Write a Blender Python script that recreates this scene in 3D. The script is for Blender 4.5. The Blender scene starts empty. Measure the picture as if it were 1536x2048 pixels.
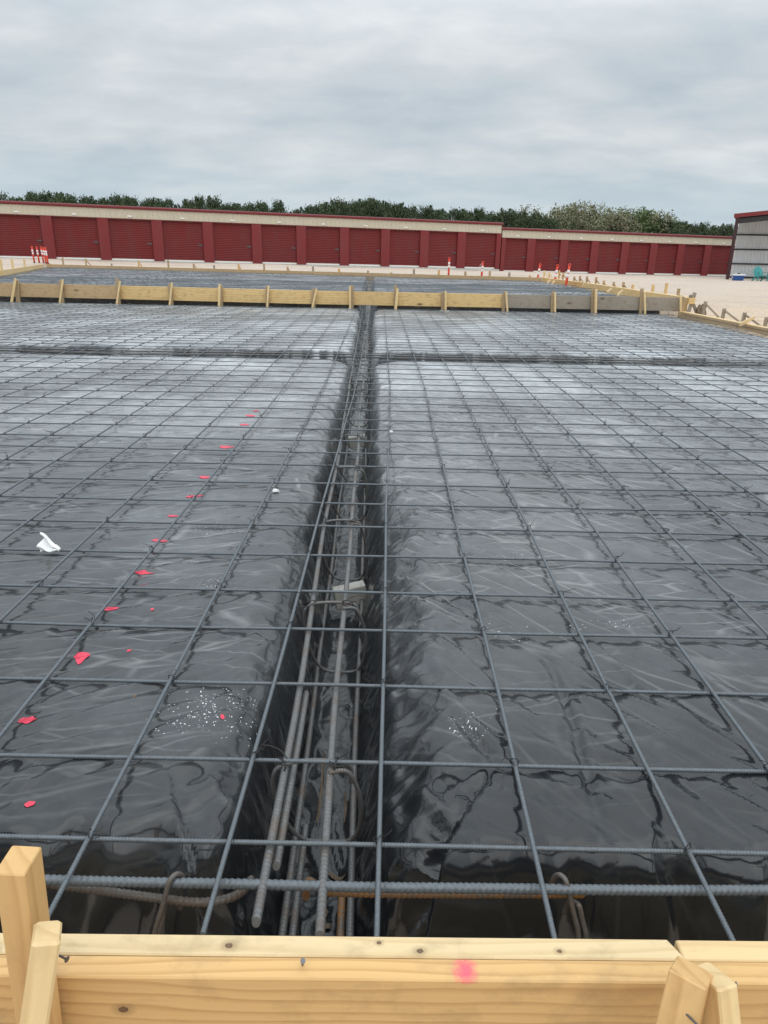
import bpy, math, random
import numpy as np
from mathutils import Vector, Matrix

random.seed(7)
rng = np.random.default_rng(11)
R = math.radians
scene = bpy.context.scene
COL = scene.collection

# ------------------------------------------------------------------ camera
FPX, PITCH, ROLL, YAW = 1440.0, 0.3441, -0.0187, -0.005      # focal length in pixels of the 1536x2048 photo
CAM = np.array([0.0, -1.093, 1.118])

def cam_axes():
    f = np.array([math.sin(YAW)*math.cos(PITCH), math.cos(YAW)*math.cos(PITCH), -math.sin(PITCH)])
    rt = np.array([math.cos(YAW), -math.sin(YAW), 0.0])
    dn = np.cross(f, rt)
    c, s = math.cos(ROLL), math.sin(ROLL)
    return c*rt+s*dn, -s*rt+c*dn, f

AX_R, AX_D, AX_F = cam_axes()
cd = bpy.data.cameras.new('camera')
cam = bpy.data.objects.new('camera', cd)
COL.objects.link(cam)
cam.matrix_world = Matrix(((AX_R[0], -AX_D[0], -AX_F[0], CAM[0]), (AX_R[1], -AX_D[1], -AX_F[1], CAM[1]),
                           (AX_R[2], -AX_D[2], -AX_F[2], CAM[2]), (0, 0, 0, 1)))
cd.sensor_fit = 'VERTICAL'
cd.sensor_height = 24.0
cd.lens = FPX/2048*24.0
cd.clip_start = 0.02
cd.clip_end = 4000
scene.camera = cam

def ray(px, py):
    return AX_R*((px-768)/FPX) + AX_D*((py-1024)/FPX) + AX_F
def PZ(px, py, z):
    d = ray(px, py); return CAM + d*((z-CAM[2])/d[2])
def PY(px, py, y):
    d = ray(px, py); return CAM + d*((y-CAM[1])/d[1])
def PXP(px, py, x):
    d = ray(px, py); return CAM + d*((x-CAM[0])/d[0])

# ------------------------------------------------------------------ world: overcast sky
SUN_EL, SUN_ROT = R(52), R(150)
w = bpy.data.worlds.new('World'); scene.world = w; w.use_nodes = True
nt = w.node_tree; nt.nodes.clear()
def N(nt, t, **kw):
    n = nt.nodes.new(t)
    for k, v in kw.items(): setattr(n, k, v)
    return n
def mathn(nt, op, a, b=None, clamp=False):
    n = N(nt, 'ShaderNodeMath', operation=op, use_clamp=clamp)
    for i, v in enumerate((a, b)):
        if v is None: continue
        if isinstance(v, (int, float)): n.inputs[i].default_value = v
        else: nt.links.new(v, n.inputs[i])
    return n.outputs[0]
def mixc(nt, fac, a, b, bt='MIX'):
    n = N(nt, 'ShaderNodeMix', data_type='RGBA', blend_type=bt)
    for i, v in ((0, fac), (6, a), (7, b)):
        if isinstance(v, (int, float)): n.inputs[i].default_value = v
        elif isinstance(v, (tuple, list)): n.inputs[i].default_value = (*v, 1)[:4]
        else: nt.links.new(v, n.inputs[i])
    return n.outputs[2]
def ramp(nt, fac, stops, interp='LINEAR'):
    n = N(nt, 'ShaderNodeValToRGB'); cr = n.color_ramp; cr.interpolation = interp
    while len(cr.elements) < len(stops): cr.elements.new(0.5)
    for e, (p, c) in zip(cr.elements, stops):
        e.position = p
        e.color = (c, c, c, 1) if isinstance(c, (int, float)) else (*c, 1)
    nt.links.new(fac, n.inputs[0])
    return n.outputs[0]
def noise(nt, vec, scale, detail=4, rough=.5, dist=0.0, dims='3D'):
    n = N(nt, 'ShaderNodeTexNoise', noise_dimensions=dims)
    n.inputs['Scale'].default_value = scale; n.inputs['Detail'].default_value = detail
    n.inputs['Roughness'].default_value = rough; n.inputs['Distortion'].default_value = dist
    if vec is not None: nt.links.new(vec, n.inputs['Vector'])
    return n.outputs[0]
def vscale(nt, vec, s, loc=(0, 0, 0)):
    n = N(nt, 'ShaderNodeMapping'); n.inputs['Scale'].default_value = s; n.inputs['Location'].default_value = loc
    nt.links.new(vec, n.inputs['Vector']); return n.outputs[0]

tc = N(nt, 'ShaderNodeTexCoord')
sep = N(nt, 'ShaderNodeSeparateXYZ'); nt.links.new(tc.outputs['Generated'], sep.inputs[0])
zc = mathn(nt, 'MAXIMUM', sep.outputs[2], 0.0)
zd = mathn(nt, 'ADD', zc, 0.27)
cmb = N(nt, 'ShaderNodeCombineXYZ')
nt.links.new(mathn(nt, 'DIVIDE', sep.outputs[0], zd), cmb.inputs[0])
nt.links.new(mathn(nt, 'DIVIDE', sep.outputs[1], zd), cmb.inputs[1])
cl1 = noise(nt, vscale(nt, cmb.outputs[0], (1.5, 2.2, 1), (3.1, .4, 0)), 1.0, 6, .52, .2)
cl2 = noise(nt, vscale(nt, cmb.outputs[0], (3.6, 5.6, 1), (8.1, 2.4, 0)), 1.0, 6, .55, .3)
clm = mathn(nt, 'ADD', mathn(nt, 'MULTIPLY', cl1, .65), mathn(nt, 'MULTIPLY', cl2, .35))
cloud = ramp(nt, clm, [(.28, (.41, .475, .535)), (.43, (.505, .565, .62)), (.54, (.60, .642, .675)), (.70, (.76, .785, .80))])
# blue-ish low band where the cloud deck thins towards the horizon
low = ramp(nt, sep.outputs[2], [(0.0, 1.0), (.03, .85), (.12, 0.0)])
cloud = mixc(nt, mathn(nt, 'MULTIPLY', low, .62), cloud, (.46, .60, .70))
bright = ramp(nt, sep.outputs[2], [(0.0, .57), (.22, .585), (.5, 1.02), (.72, 1.38), (1.0, 1.55)])
cloud = mixc(nt, 1.0, cloud, bright, 'MULTIPLY')
sky = N(nt, 'ShaderNodeTexSky', sky_type='NISHITA', sun_disc=False, sun_elevation=SUN_EL, sun_rotation=SUN_ROT)
skys = mixc(nt, 1.0, sky.outputs[0], (.1, .1, .1), 'MULTIPLY')
skyc = mixc(nt, .06, mixc(nt, 1.0, cloud, (1.72, 1.72, 1.70), 'MULTIPLY'), skys)
bg = N(nt, 'ShaderNodeBackground'); bg.inputs[1].default_value = 1.0
nt.links.new(skyc, bg.inputs[0])
wo = N(nt, 'ShaderNodeOutputWorld'); nt.links.new(bg.outputs[0], wo.inputs[0])

sl = bpy.data.lights.new('sun', 'SUN'); sl.energy = 0.5; sl.angle = R(70); sl.color = (1, .96, .9)
so = bpy.data.objects.new('sun', sl); COL.objects.link(so)
sd = Vector((math.sin(SUN_ROT)*math.cos(SUN_EL), math.cos(SUN_ROT)*math.cos(SUN_EL), math.sin(SUN_EL)))
so.rotation_euler = sd.to_track_quat('Z', 'Y').to_euler()

scene.view_settings.view_transform = 'Standard'
scene.view_settings.look = 'None'
scene.view_settings.exposure = 0.12
scene.view_settings.gamma = 1.0
scene.cycles.max_bounces = 6
scene.cycles.diffuse_bounces = 3
scene.cycles.glossy_bounces = 4

# ------------------------------------------------------------------ object helpers
WORG = {}
def tag(o, label=None, cat=None, group=None, kind=None):
    if label: o['label'] = label
    if cat: o['category'] = cat
    if group: o['group'] = group
    if kind: o['kind'] = kind
    return o
def link(o, parent, origin):
    COL.objects.link(o)
    WORG[o.name] = np.array(origin, float)
    if parent is not None:
        o.parent = parent
        o.location = Vector(np.array(origin, float)-WORG[parent.name])
    else:
        o.location = Vector(origin)
    return o
def empty(name, loc, rz=0.0):
    o = bpy.data.objects.new(name, None); o.empty_display_size = .1
    COL.objects.link(o); o.location = Vector(loc); o.rotation_euler = (0, 0, rz)
    WORG[o.name] = np.array(loc, float)
    return o
def mesh_np(name, V, F, mat, smooth=False, mats=None):
    """V (n,3), F a list of (m,k) index arrays"""
    me = bpy.data.meshes.new(name)
    V = np.asarray(V, np.float32)
    me.vertices.add(len(V)); me.vertices.foreach_set('co', V.ravel())
    if isinstance(F, np.ndarray): F = [F]
    tot = np.concatenate([np.full(len(f), f.shape[1]) for f in F]).astype(np.int32)
    idx = np.concatenate([f.ravel() for f in F]).astype(np.int32)
    st = np.concatenate([[0], np.cumsum(tot)[:-1]]).astype(np.int32)
    me.loops.add(len(idx)); me.loops.foreach_set('vertex_index', idx)
    me.polygons.add(len(tot)); me.polygons.foreach_set('loop_start', st); me.polygons.foreach_set('loop_total', tot)
    me.polygons.foreach_set('use_smooth', (tot <= 4) if smooth else np.zeros(len(tot), bool))
    me.update(calc_edges=True); me.validate()
    if mat: me.materials.append(mat)
    return me
def obj(name, V, F, mat, parent=None, origin=None, smooth=False, local=False):
    """V in world coordinates (or already local when local=True: then it just hangs under its parent)"""
    V = np.asarray(V, float)
    if local:
        me = mesh_np(name, V, F, mat, smooth)
        o = bpy.data.objects.new(name, me); COL.objects.link(o)
        if parent is not None:
            o.parent = parent; WORG[o.name] = WORG.get(parent.name, np.zeros(3))
        return o
    if origin is None: origin = V.mean(0) if parent is None else WORG[parent.name]
    me = mesh_np(name, V-np.array(origin), F, mat, smooth)
    return link(bpy.data.objects.new(name, me), parent, origin)

class MB:
    """collects shapes into one mesh"""
    def __init__(s): s.V = []; s.F = {}; s.n = 0
    def add(s, V, F):
        V = np.asarray(V, float)
        if isinstance(F, np.ndarray): F = [F]
        for f in F:
            f = np.asarray(f); s.F.setdefault(f.shape[1], []).append(f+s.n)
        s.V.append(V); s.n += len(V); return s
    def box(s, lo, hi):
        x0, y0, z0 = lo; x1, y1, z1 = hi
        V = [(x0,y0,z0),(x1,y0,z0),(x1,y1,z0),(x0,y1,z0),(x0,y0,z1),(x1,y0,z1),(x1,y1,z1),(x0,y1,z1)]
        return s.add(V, np.array([(0,3,2,1),(4,5,6,7),(0,1,5,4),(1,2,6,5),(2,3,7,6),(3,0,4,7)]))
    def bar(s, p0, p1, wdt, thk, side=(1, 0, 0), cham=0.0):
        V, F = bar_vf(p0, p1, wdt, thk, side, cham); return s.add(V, F)
    def tube(s, pts, r, n=8, caps=True):
        V, F = tube_vf(pts, r, n, caps); return s.add(V, F)
    def data(s):
        return np.concatenate(s.V), [np.concatenate(v) for v in s.F.values()]
    def build(s, name, mat, parent=None, origin=None, smooth=False, local=False):
        V, F = s.data(); return obj(name, V, F, mat, parent, origin, smooth, local)

def bar_vf(p0, p1, wdt, thk, side=(1, 0, 0), cham=0.0):
    p0 = np.array(p0, float); p1 = np.array(p1, float)
    a = p1-p0; a /= np.linalg.norm(a)
    sd = np.array(side, float); sd -= a*sd.dot(a); sd /= np.linalg.norm(sd)
    t = np.cross(a, sd)
    V = []
    for p in (p0, p1):
        for u, v in ((-1,-1),(1,-1),(1,1),(-1,1)):
            V.append(p+sd*u*wdt/2+t*v*thk/2)
    F = np.array([(0,3,2,1),(4,5,6,7),(0,1,5,4),(1,2,6,5),(2,3,7,6),(3,0,4,7)])
    return np.array(V), F

def frames(pts):
    pts = np.asarray(pts, float)
    t = np.gradient(pts, axis=0); t /= np.linalg.norm(t, axis=1)[:, None]+1e-12
    ref = np.array([0, 0, 1.0]) if abs(t[0][2]) < .8 else np.array([0, 1.0, 0])
    n0 = ref-t[0]*ref.dot(t[0]); n0 /= np.linalg.norm(n0)
    # straight-ish paths can share one reference direction; curved ones are parallel-transported
    ns = np.empty_like(t); ns[0] = n0
    if np.abs(t-t[0]).max() < .2:
        ns = n0[None]-t*(t@n0)[:, None]; ns /= np.linalg.norm(ns, axis=1)[:, None]
    else:
        for i in range(1, len(t)):
            v = ns[i-1]-t[i]*ns[i-1].dot(t[i]); ns[i] = v/np.linalg.norm(v)
    return t, ns, np.cross(t, ns)
def tube_vf(pts, r, n=8, caps=True, tilt=0.0):
    pts = np.asarray(pts, float); m = len(pts)
    t, a, b = frames(pts)
    r = np.broadcast_to(np.asarray(r, float), (m,))
    th = np.arange(n)*2*math.pi/n
    V = pts[:, None] + (a[:, None]*np.cos(th)[None, :, None]+b[:, None]*np.sin(th)[None, :, None])*r[:, None, None]
    if tilt: V = V + t[:, None]*(tilt*np.cos(th))[None, :, None]
    V = V.reshape(-1, 3)
    i = np.arange(m-1)[:, None]*n; k = np.arange(n)[None]; k2 = (k+1) % n
    F = [np.stack([i+k, i+k2, i+n+k2, i+n+k], -1).reshape(-1, 4)]
    if caps:
        F.append(np.arange(n)[::-1][None]); F.append(((m-1)*n+np.arange(n))[None])
    return V, F
def resample(pts, step):
    pts = np.asarray(pts, float)
    s = np.concatenate([[0], np.cumsum(np.linalg.norm(np.diff(pts, axis=0), axis=1))])
    m = max(2, int(s[-1]/step)+1); q = np.linspace(0, s[-1], m)
    return np.stack([np.interp(q, s, pts[:, k]) for k in range(3)], 1)
def smooth_path(pts, it=3):
    pts = np.asarray(pts, float)
    for _ in range(it):
        q = [pts[0]]
        for i in range(len(pts)-1):
            q += [pts[i]*.75+pts[i+1]*.25, pts[i]*.25+pts[i+1]*.75]
        q.append(pts[-1]); pts = np.array(q)
    return pts
def ribbed_vf(pts, r, pitch, n=8, depth=.13, tilt=.6):
    p = resample(pts, pitch/4)
    rad = np.tile([r*.96, r*.96, r*(1+depth), r*(1+depth*.9)], len(p)//4+1)[:len(p)]
    return tube_vf(p, rad, n, True, tilt*r)

def wood(name, p0, p1, wdt, thk, side, mat, parent=None, skew=0.0, bevel=.0025):
    """a sawn timber from p0 to p1; local x runs along the grain; slightly broken edges"""
    p0 = np.array(p0, float); p1 = np.array(p1, float)
    L = np.linalg.norm(p1-p0); a = (p1-p0)/L
    sd = np.array(side, float); sd -= a*sd.dot(a); sd /= np.linalg.norm(sd)
    t = np.cross(a, sd)
    b = min(bevel, wdt*.2, thk*.2)
    hw, ht = wdt/2, thk/2
    prof = [(-hw+b,-ht),(hw-b,-ht),(hw,-ht+b),(hw,ht-b),(hw-b,ht),(-hw+b,ht),(-hw,ht-b),(-hw,-ht+b)]
    xs = [-L/2, -L/2+b, L/2-b, L/2]
    V = []
    for i, x in enumerate(xs):
        for (u, v) in prof:
            k = 1.0 if i in (1, 2) else (1-b/max(hw, ht))
            V.append((x+(skew*v if i >= 2 else 0), u*k, v*k))
    F = []
    for i in range(3):
        for k in range(8):
            k2 = (k+1) % 8
            F.append((i*8+k, i*8+k2, i*8+8+k2, i*8+8+k))
    F = [np.array(F), np.arange(8)[::-1][None], (24+np.arange(8))[None]]
    me = mesh_np(name, np.array(V), F, mat)
    o = bpy.data.objects.new(name, me)
    c = (p0+p1)/2
    link(o, parent, c)
    o.rotation_euler = Matrix(np.stack([a, sd, t], 1).tolist()).to_euler()
    return o

def copy_tree(o, parent=None, world=None):
    c = o.copy(); COL.objects.link(c)
    if parent is not None: c.parent = parent
    WORG[c.name] = WORG.get(o.name, np.zeros(3))
    for ch in list(o.children): copy_tree(ch, c)
    return c

ORD = ['zeroth','first','second','third','fourth','fifth','sixth','seventh','eighth','ninth','tenth','eleventh','twelfth',
       'thirteenth','fourteenth','fifteenth','sixteenth','seventeenth','eighteenth','nineteenth','twentieth']
def ordinal(n):
    if n <= 20: return ORD[n]
    suf = 'th' if 10 <= n % 100 <= 20 else {1: 'st', 2: 'nd', 3: 'rd'}.get(n % 10, 'th')
    return f'{n}{suf}'

# ------------------------------------------------------------------ materials
def new_mat(name, rough=.6, metal=0.0, col=(.5, .5, .5)):
    m = bpy.data.materials.new(name); m.use_nodes = True
    t = m.node_tree; b = t.nodes['Principled BSDF']
    b.inputs['Roughness'].default_value = rough; b.inputs['Metallic'].default_value = metal
    b.inputs['Base Color'].default_value = (*col, 1)
    return m, t, b
def bump(t, b, h, dist, strength=1.0, prev=None):
    n = N(t, 'ShaderNodeBump'); n.inputs['Distance'].default_value = dist; n.inputs['Strength'].default_value = strength
    t.links.new(h, n.inputs['Height'])
    if prev is not None: t.links.new(prev, n.inputs['Normal'])
    if b is not None: t.links.new(n.outputs[0], b.inputs['Normal'])
    return n.outputs[0]
def objvec(t, rand=True):
    c = N(t, 'ShaderNodeTexCoord')
    if not rand: return c.outputs['Object']
    oi = N(t, 'ShaderNodeObjectInfo')
    sc = N(t, 'ShaderNodeVectorMath', operation='SCALE'); sc.inputs[0].default_value = (3.7, 1.9, 2.3)
    t.links.new(oi.outputs['Random'], sc.inputs['Scale'])
    ad = N(t, 'ShaderNodeVectorMath', operation='ADD')
    t.links.new(c.outputs['Object'], ad.inputs[0]); t.links.new(sc.outputs[0], ad.inputs[1])
    return ad.outputs[0]
def posvec(t):
    return N(t, 'ShaderNodeNewGeometry').outputs['Position']

def wood_mat(name, light, dark, grey=0.0, ringscale=11.0, knots=.5, dirt=.3, pink=None, spots=(), ks=1.0, ring_c=.7):
    m, t, b = new_mat(name, .62)
    v = objvec(t)
    vs = vscale(t, v, (.10, 1, 1))
    wob = noise(t, vscale(t, v, (.8, 4, 4)), 1.0, 3, .5)
    wv = N(t, 'ShaderNodeVectorMath', operation='ADD'); t.links.new(vs, wv.inputs[0])
    wm = N(t, 'ShaderNodeVectorMath', operation='SCALE'); wm.inputs[0].default_value = (0, .09, .06)
    t.links.new(wob, wm.inputs['Scale']); t.links.new(wm.outputs[0], wv.inputs[1])
    wt = N(t, 'ShaderNodeTexWave', wave_type='RINGS', rings_direction='X', wave_profile='SAW')
    wt.inputs['Scale'].default_value = ringscale; wt.inputs['Distortion'].default_value = .6
    wt.inputs['Detail'].default_value = 2; wt.inputs['Detail Scale'].default_value = .6
    t.links.new(wv.outputs[0], wt.inputs['Vector'])
    ring = ramp(t, wt.outputs[1], [(0, 0.0), (.55, .12), (.88, .75), (1, .1)])
    fine = noise(t, vscale(t, v, (3, 160, 160)), 1.0, 3, .6)
    c = mixc(t, mathn(t, 'MULTIPLY', ring, ring_c), light, dark)
    c = mixc(t, mathn(t, 'MULTIPLY', fine, .28), c, dark)
    big = noise(t, vscale(t, v, (1.1, 9, 9)), 1.0, 3, .5)
    c = mixc(t, ramp(t, big, [(.40, 0.0), (.72, .42)]), c, [x*.80 for x in light])
    if grey:
        g = noise(t, vscale(t, v, (2.0, 14, 14)), 1.0, 4, .65)
        c = mixc(t, ramp(t, g, [(.30, grey), (.7, grey*.55)]), c, (.30, .265, .22))
    # knots: sparse dark ovals stretched along the grain
    vo = N(t, 'ShaderNodeTexVoronoi'); vo.inputs['Scale'].default_value = 1.0
    t.links.new(vscale(t, v, (3.0*ks, 7.5*ks, 7.5*ks)), vo.inputs['Vector'])
    sepc = N(t, 'ShaderNodeSeparateColor'); t.links.new(vo.outputs['Color'], sepc.inputs[0])
    on = mathn(t, 'GREATER_THAN', sepc.outputs[0], 1-knots*.45)
    kn = mathn(t, 'MULTIPLY', ramp(t, vo.outputs['Distance'], [(.035, 1.0), (.075, .7), (.10, .12), (.2, 0.0)]), on)
    c = mixc(t, mathn(t, 'MULTIPLY', kn, .85), c, (.10, .045, .018))
    st = noise(t, vscale(t, v, (4, 6, 6)), 2.2, 5, .65)
    c = mixc(t, ramp(t, st, [(.50, 0.0), (.74, dirt)]), c, (.20, .135, .075))
    for (sx, sy, sz_, sr) in spots:
        d = N(t, 'ShaderNodeVectorMath', operation='DISTANCE')
        t.links.new(vscale(t, N(t, 'ShaderNodeTexCoord').outputs['Object'], (.75, 1, 1)), d.inputs[0])
        d.inputs[1].default_value = (sx*.75, sy, sz_)
        dd = mathn(t, 'ADD', d.outputs['Value'], mathn(t, 'MULTIPLY', mathn(t, 'SUBTRACT', noise(t, v, 220, 2, .5), .5), .004))
        c = mixc(t, ramp(t, mathn(t, 'DIVIDE', dd, sr*3), [(.0, .80), (.30, .92), (.38, .35), (1.0, 0.0)]), c, (.085, .035, .015))
    if pink:
        p, rad = pink
        d = N(t, 'ShaderNodeVectorMath', operation='DISTANCE')
        t.links.new(vscale(t, N(t, 'ShaderNodeTexCoord').outputs['Object'], (1, 2.2, .7)), d.inputs[0])
        d.inputs[1].default_value = (p[0], p[1]*2.2, p[2]*.7)
        nz = noise(t, v, 160, 3, .6)
        dd = mathn(t, 'ADD', d.outputs['Value'], mathn(t, 'MULTIPLY', mathn(t, 'SUBTRACT', nz, .5), .02))
        c = mixc(t, ramp(t, mathn(t, 'DIVIDE', dd, rad), [(.25, .82), (1.0, 0.0)]), c, (.85, .08, .17))
    t.links.new(c, b.inputs['Base Color'])
    h = mathn(t, 'ADD', mathn(t, 'MULTIPLY', fine, .7), mathn(t, 'MULTIPLY', ring, .4))
    bump(t, b, h, .0012, .6)
    return m

M = {}
M['pine'] = wood_mat('fresh_pine', (.74, .47, .20), (.47, .245, .08), knots=.35, dirt=.28)
M['pine_pale'] = wood_mat('pale_pine', (.82, .61, .32), (.58, .37, .16), knots=.3, dirt=.22)
M['pine_top'] = wood_mat('pine_top_edge', (.76, .59, .34), (.56, .38, .18), knots=.0, dirt=.45, ringscale=16, spots=((.260,.135,.002,.0045),(.505,.135,-.006,.0028),(.572,.135,.008,.004),(-.115,.135,.012,.004),(.80,.135,.006,.003)))
M['pine_pink'] = wood_mat('marked_pine', (.77, .49, .205), (.47, .245, .08), knots=.0, dirt=.42, pink=((.187, .142, .002), .024), spots=((-.355,.072,.019,.006),(-.1,.03,.019,.005)), ring_c=.95, ringscale=19)
M['pine_tan'] = wood_mat('used_tan_board', (.64, .43, .22), (.38, .22, .09), grey=.2, knots=1.0, dirt=.6, ks=.5)
M['pine_yel'] = wood_mat('yellow_form_board', (.86, .60, .27), (.48, .28, .10), grey=.03, knots=1.0, dirt=.5, ks=.45)
M['wood_grey'] = wood_mat('weathered_board', (.46, .375, .28), (.27, .205, .135), grey=.75, knots=.8, dirt=.6, ks=.45)
M['stake_brown'] = wood_mat('brown_stake', (.52, .36, .19), (.32, .20, .095), grey=.25, knots=.4, dirt=.4)

def rebar_mat(name, base, rust, amt):
    m, t, b = new_mat(name, .45, .15)
    v = posvec(t)
    n1 = noise(t, v, 14, 5, .65); n2 = noise(t, v, 130, 3, .6)
    c = mixc(t, ramp(t, n2, [(.35, 0.0), (.7, .55)]), base, [x*.55 for x in base])
    f = ramp(t, mathn(t, 'ADD', mathn(t, 'MULTIPLY', n1, .75), mathn(t, 'MULTIPLY', n2, .25)),
             [(max(0, .62-amt), 0.0), (max(.05, .86-amt), 1.0)])
    c = mixc(t, f, c, rust)
    t.links.new(c, b.inputs['Base Color'])
    r = N(t, 'ShaderNodeMapRange'); r.inputs['To Min'].default_value = .36; r.inputs['To Max'].default_value = .85
    t.links.new(f, r.inputs[0]); t.links.new(r.outputs[0], b.inputs['Roughness'])
    mm = mathn(t, 'MULTIPLY', mathn(t, 'SUBTRACT', 1.0, f), .2); t.links.new(mm, b.inputs['Metallic'])
    bump(t, b, n2, .0006, .5)
    return m
M['rebar'] = rebar_mat('rebar_steel', (.135, .152, .167), (.12, .085, .06), .02)
M['rebar_dark'] = rebar_mat('cage_steel', (.15, .15, .15), (.13, .085, .055), .14)
M['rebar_rust'] = rebar_mat('rusty_steel', (.125, .112, .10), (.10, .06, .038), .20)
M['rebar_orange'] = rebar_mat('orange_rusted_steel', (.13, .11, .09), (.27, .115, .025), .27)
M['wire'] = new_mat('tie_wire', .5, .6, (.045, .042, .04))[0]
M['nail'] = new_mat('nail_steel', .4, .8, (.16, .16, .17))[0]

def plastic_mat():
    m, t, b = new_mat('black_plastic_sheet', .2)
    v = posvec(t)
    n1 = noise(t, vscale(t, v, (1, 1, .2)), 1.7, 6, .62)
    n2 = noise(t, vscale(t, v, (1, 1, .2)), 9.0, 6, .65, .6)
    n3 = noise(t, v, 70, 4, .6)
    dm = mathn(t, 'ADD', mathn(t, 'MULTIPLY', n1, .55), mathn(t, 'ADD', mathn(t, 'MULTIPLY', n2, .35), mathn(t, 'MULTIPLY', n3, .10)))
    at = N(t, 'ShaderNodeAttribute'); at.attribute_name = 'dust_and_light'
    dust_and_light = mathn(t, 'MULTIPLY', ramp(t, dm, [(.32, .22), (.52, .58), (.68, 1.0)]), at.outputs['Fac'])
    c = mixc(t, mathn(t, 'MULTIPLY', dust_and_light, .46), (.0065, .0075, .0095), (.60, .62, .635))  # pale tone holds real dust plus painted sky sheen and recess shade
    # small white flecks scattered over chosen patches of the sheet
    a2 = N(t, 'ShaderNodeAttribute'); a2.attribute_name = 'flecks'
    vo = N(t, 'ShaderNodeTexVoronoi'); vo.inputs['Scale'].default_value = 185; vo.inputs['Randomness'].default_value = 1
    vd = N(t, 'ShaderNodeVectorMath', operation='ADD')
    nn = N(t, 'ShaderNodeTexNoise'); nn.inputs['Scale'].default_value = 45; nn.inputs['Detail'].default_value = 3
    t.links.new(v, nn.inputs['Vector'])
    ns = N(t, 'ShaderNodeVectorMath', operation='SCALE'); ns.inputs['Scale'].default_value = .03
    t.links.new(nn.outputs[1], ns.inputs[0])
    t.links.new(v, vd.inputs[0]); t.links.new(ns.outputs[0], vd.inputs[1])
    t.links.new(vscale(t, vd.outputs[0], (1, 1.2, .3)), vo.inputs['Vector'])
    sepc = N(t, 'ShaderNodeSeparateColor'); t.links.new(vo.outputs['Color'], sepc.inputs[0])
    on = mathn(t, 'GREATER_THAN', mathn(t, 'ADD', a2.outputs['Fac'], mathn(t, 'MULTIPLY', sepc.outputs[0], .9)), 1.27)
    rad = mathn(t, 'ADD', .06, mathn(t, 'MULTIPLY', mathn(t, 'POWER', sepc.outputs[1], 2.5), .42))
    fl = mathn(t, 'MULTIPLY', on, mathn(t, 'LESS_THAN', vo.outputs['Distance'], rad))
    c = mixc(t, fl, c, (.72, .73, .73))
    t.links.new(c, b.inputs['Base Color'])
    r = mathn(t, 'ADD', .135, mathn(t, 'MULTIPLY', dust_and_light, .04)); r = mathn(t, 'ADD', r, mathn(t, 'MULTIPLY', fl, .4))
    t.links.new(r, b.inputs['Roughness'])
    b.inputs['IOR'].default_value = 1.52
    # crumpled film: flat facets that meet in sharp straight creases; crease lines painted pale for stress-whitening and streaks of sheen
    px = N(t, 'ShaderNodeSeparateXYZ'); t.links.new(v, px.inputs[0])
    left = N(t, 'ShaderNodeMapRange'); left.inputs['From Min'].default_value = -.05; left.inputs['From Max'].default_value = -.5
    t.links.new(px.outputs[0], left.inputs[0]); left = left.outputs[0]
    wn = N(t, 'ShaderNodeTexNoise'); wn.inputs['Scale'].default_value = 2.3; wn.inputs['Detail'].default_value = 2
    t.links.new(v, wn.inputs['Vector'])
    wa = N(t, 'ShaderNodeVectorMath', operation='MULTIPLY_ADD'); wa.inputs[1].default_value = (.055, .055, 0)
    t.links.new(wn.outputs[1], wa.inputs[0]); t.links.new(v, wa.inputs[2])
    def facets(ang, sc_, off):
        mp = N(t, 'ShaderNodeMapping', vector_type='TEXTURE'); mp.inputs['Rotation'].default_value = (0, 0, ang)
        t.links.new(wa.outputs[0], mp.inputs['Vector'])
        vn = N(t, 'ShaderNodeTexVoronoi', feature='DISTANCE_TO_EDGE'); vn.inputs['Scale'].default_value = 1.0
        t.links.new(vscale(t, mp.outputs[0], sc_, off), vn.inputs['Vector'])
        return vn.outputs['Distance']
    fl_ = facets(R(20), (1.1, 9.0, 2.5), (0, 0, 0)); fr_ = facets(R(-50), (1.3, 8.0, 2.5), (3, 5, 0))
    fx = facets(R(4), (3.2, 13.0, 4), (7, 1, 0))
    mn = lambda a, c_: mathn(t, 'MINIMUM', a, c_)
    dirn = N(t, 'ShaderNodeMix', data_type='FLOAT'); t.links.new(left, dirn.inputs[0]); t.links.new(fr_, dirn.inputs[2]); t.links.new(fl_, dirn.inputs[3])
    dirn = dirn.outputs[0]
    line = lambda f, w: mathn(t, 'SUBTRACT', 1.0, mathn(t, 'DIVIDE', f, w), True)
    patch = ramp(t, noise(t, v, 2.4, 4, .6), [(.40, .0), (.62, 1.0)])
    patch2 = ramp(t, noise(t, vscale(t, v, (1, 1, 1), (4, 4, 4)), 3.6, 4, .6), [(.46, .0), (.66, 1.0)])
    k2 = mathn(t, 'ADD', mathn(t, 'MULTIPLY', line(dirn, .036), patch), mathn(t, 'MULTIPLY', line(fx, .05), patch2))
    k2 = mathn(t, 'MULTIPLY', k2, mathn(t, 'MULTIPLY', at.outputs['Fac'], 1.3, True))  # crease lines also dimmed where shade is painted into the attribute
    c = mixc(t, mathn(t, 'MULTIPLY', k2, .72, True), c, (.40, .405, .40))
    t.links.new(c, b.inputs['Base Color'])
    hh = mathn(t, 'ADD', mathn(t, 'MULTIPLY', mn(dirn, .22), 1.0), mathn(t, 'MULTIPLY', mn(fx, .25), .55))
    bump(t, b, hh, .011, .75)
    return m
M['plastic'] = plastic_mat()
M['paint'] = new_mat('pink_marking_paint', .3, 0, (.70, .04, .085))[0]
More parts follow.
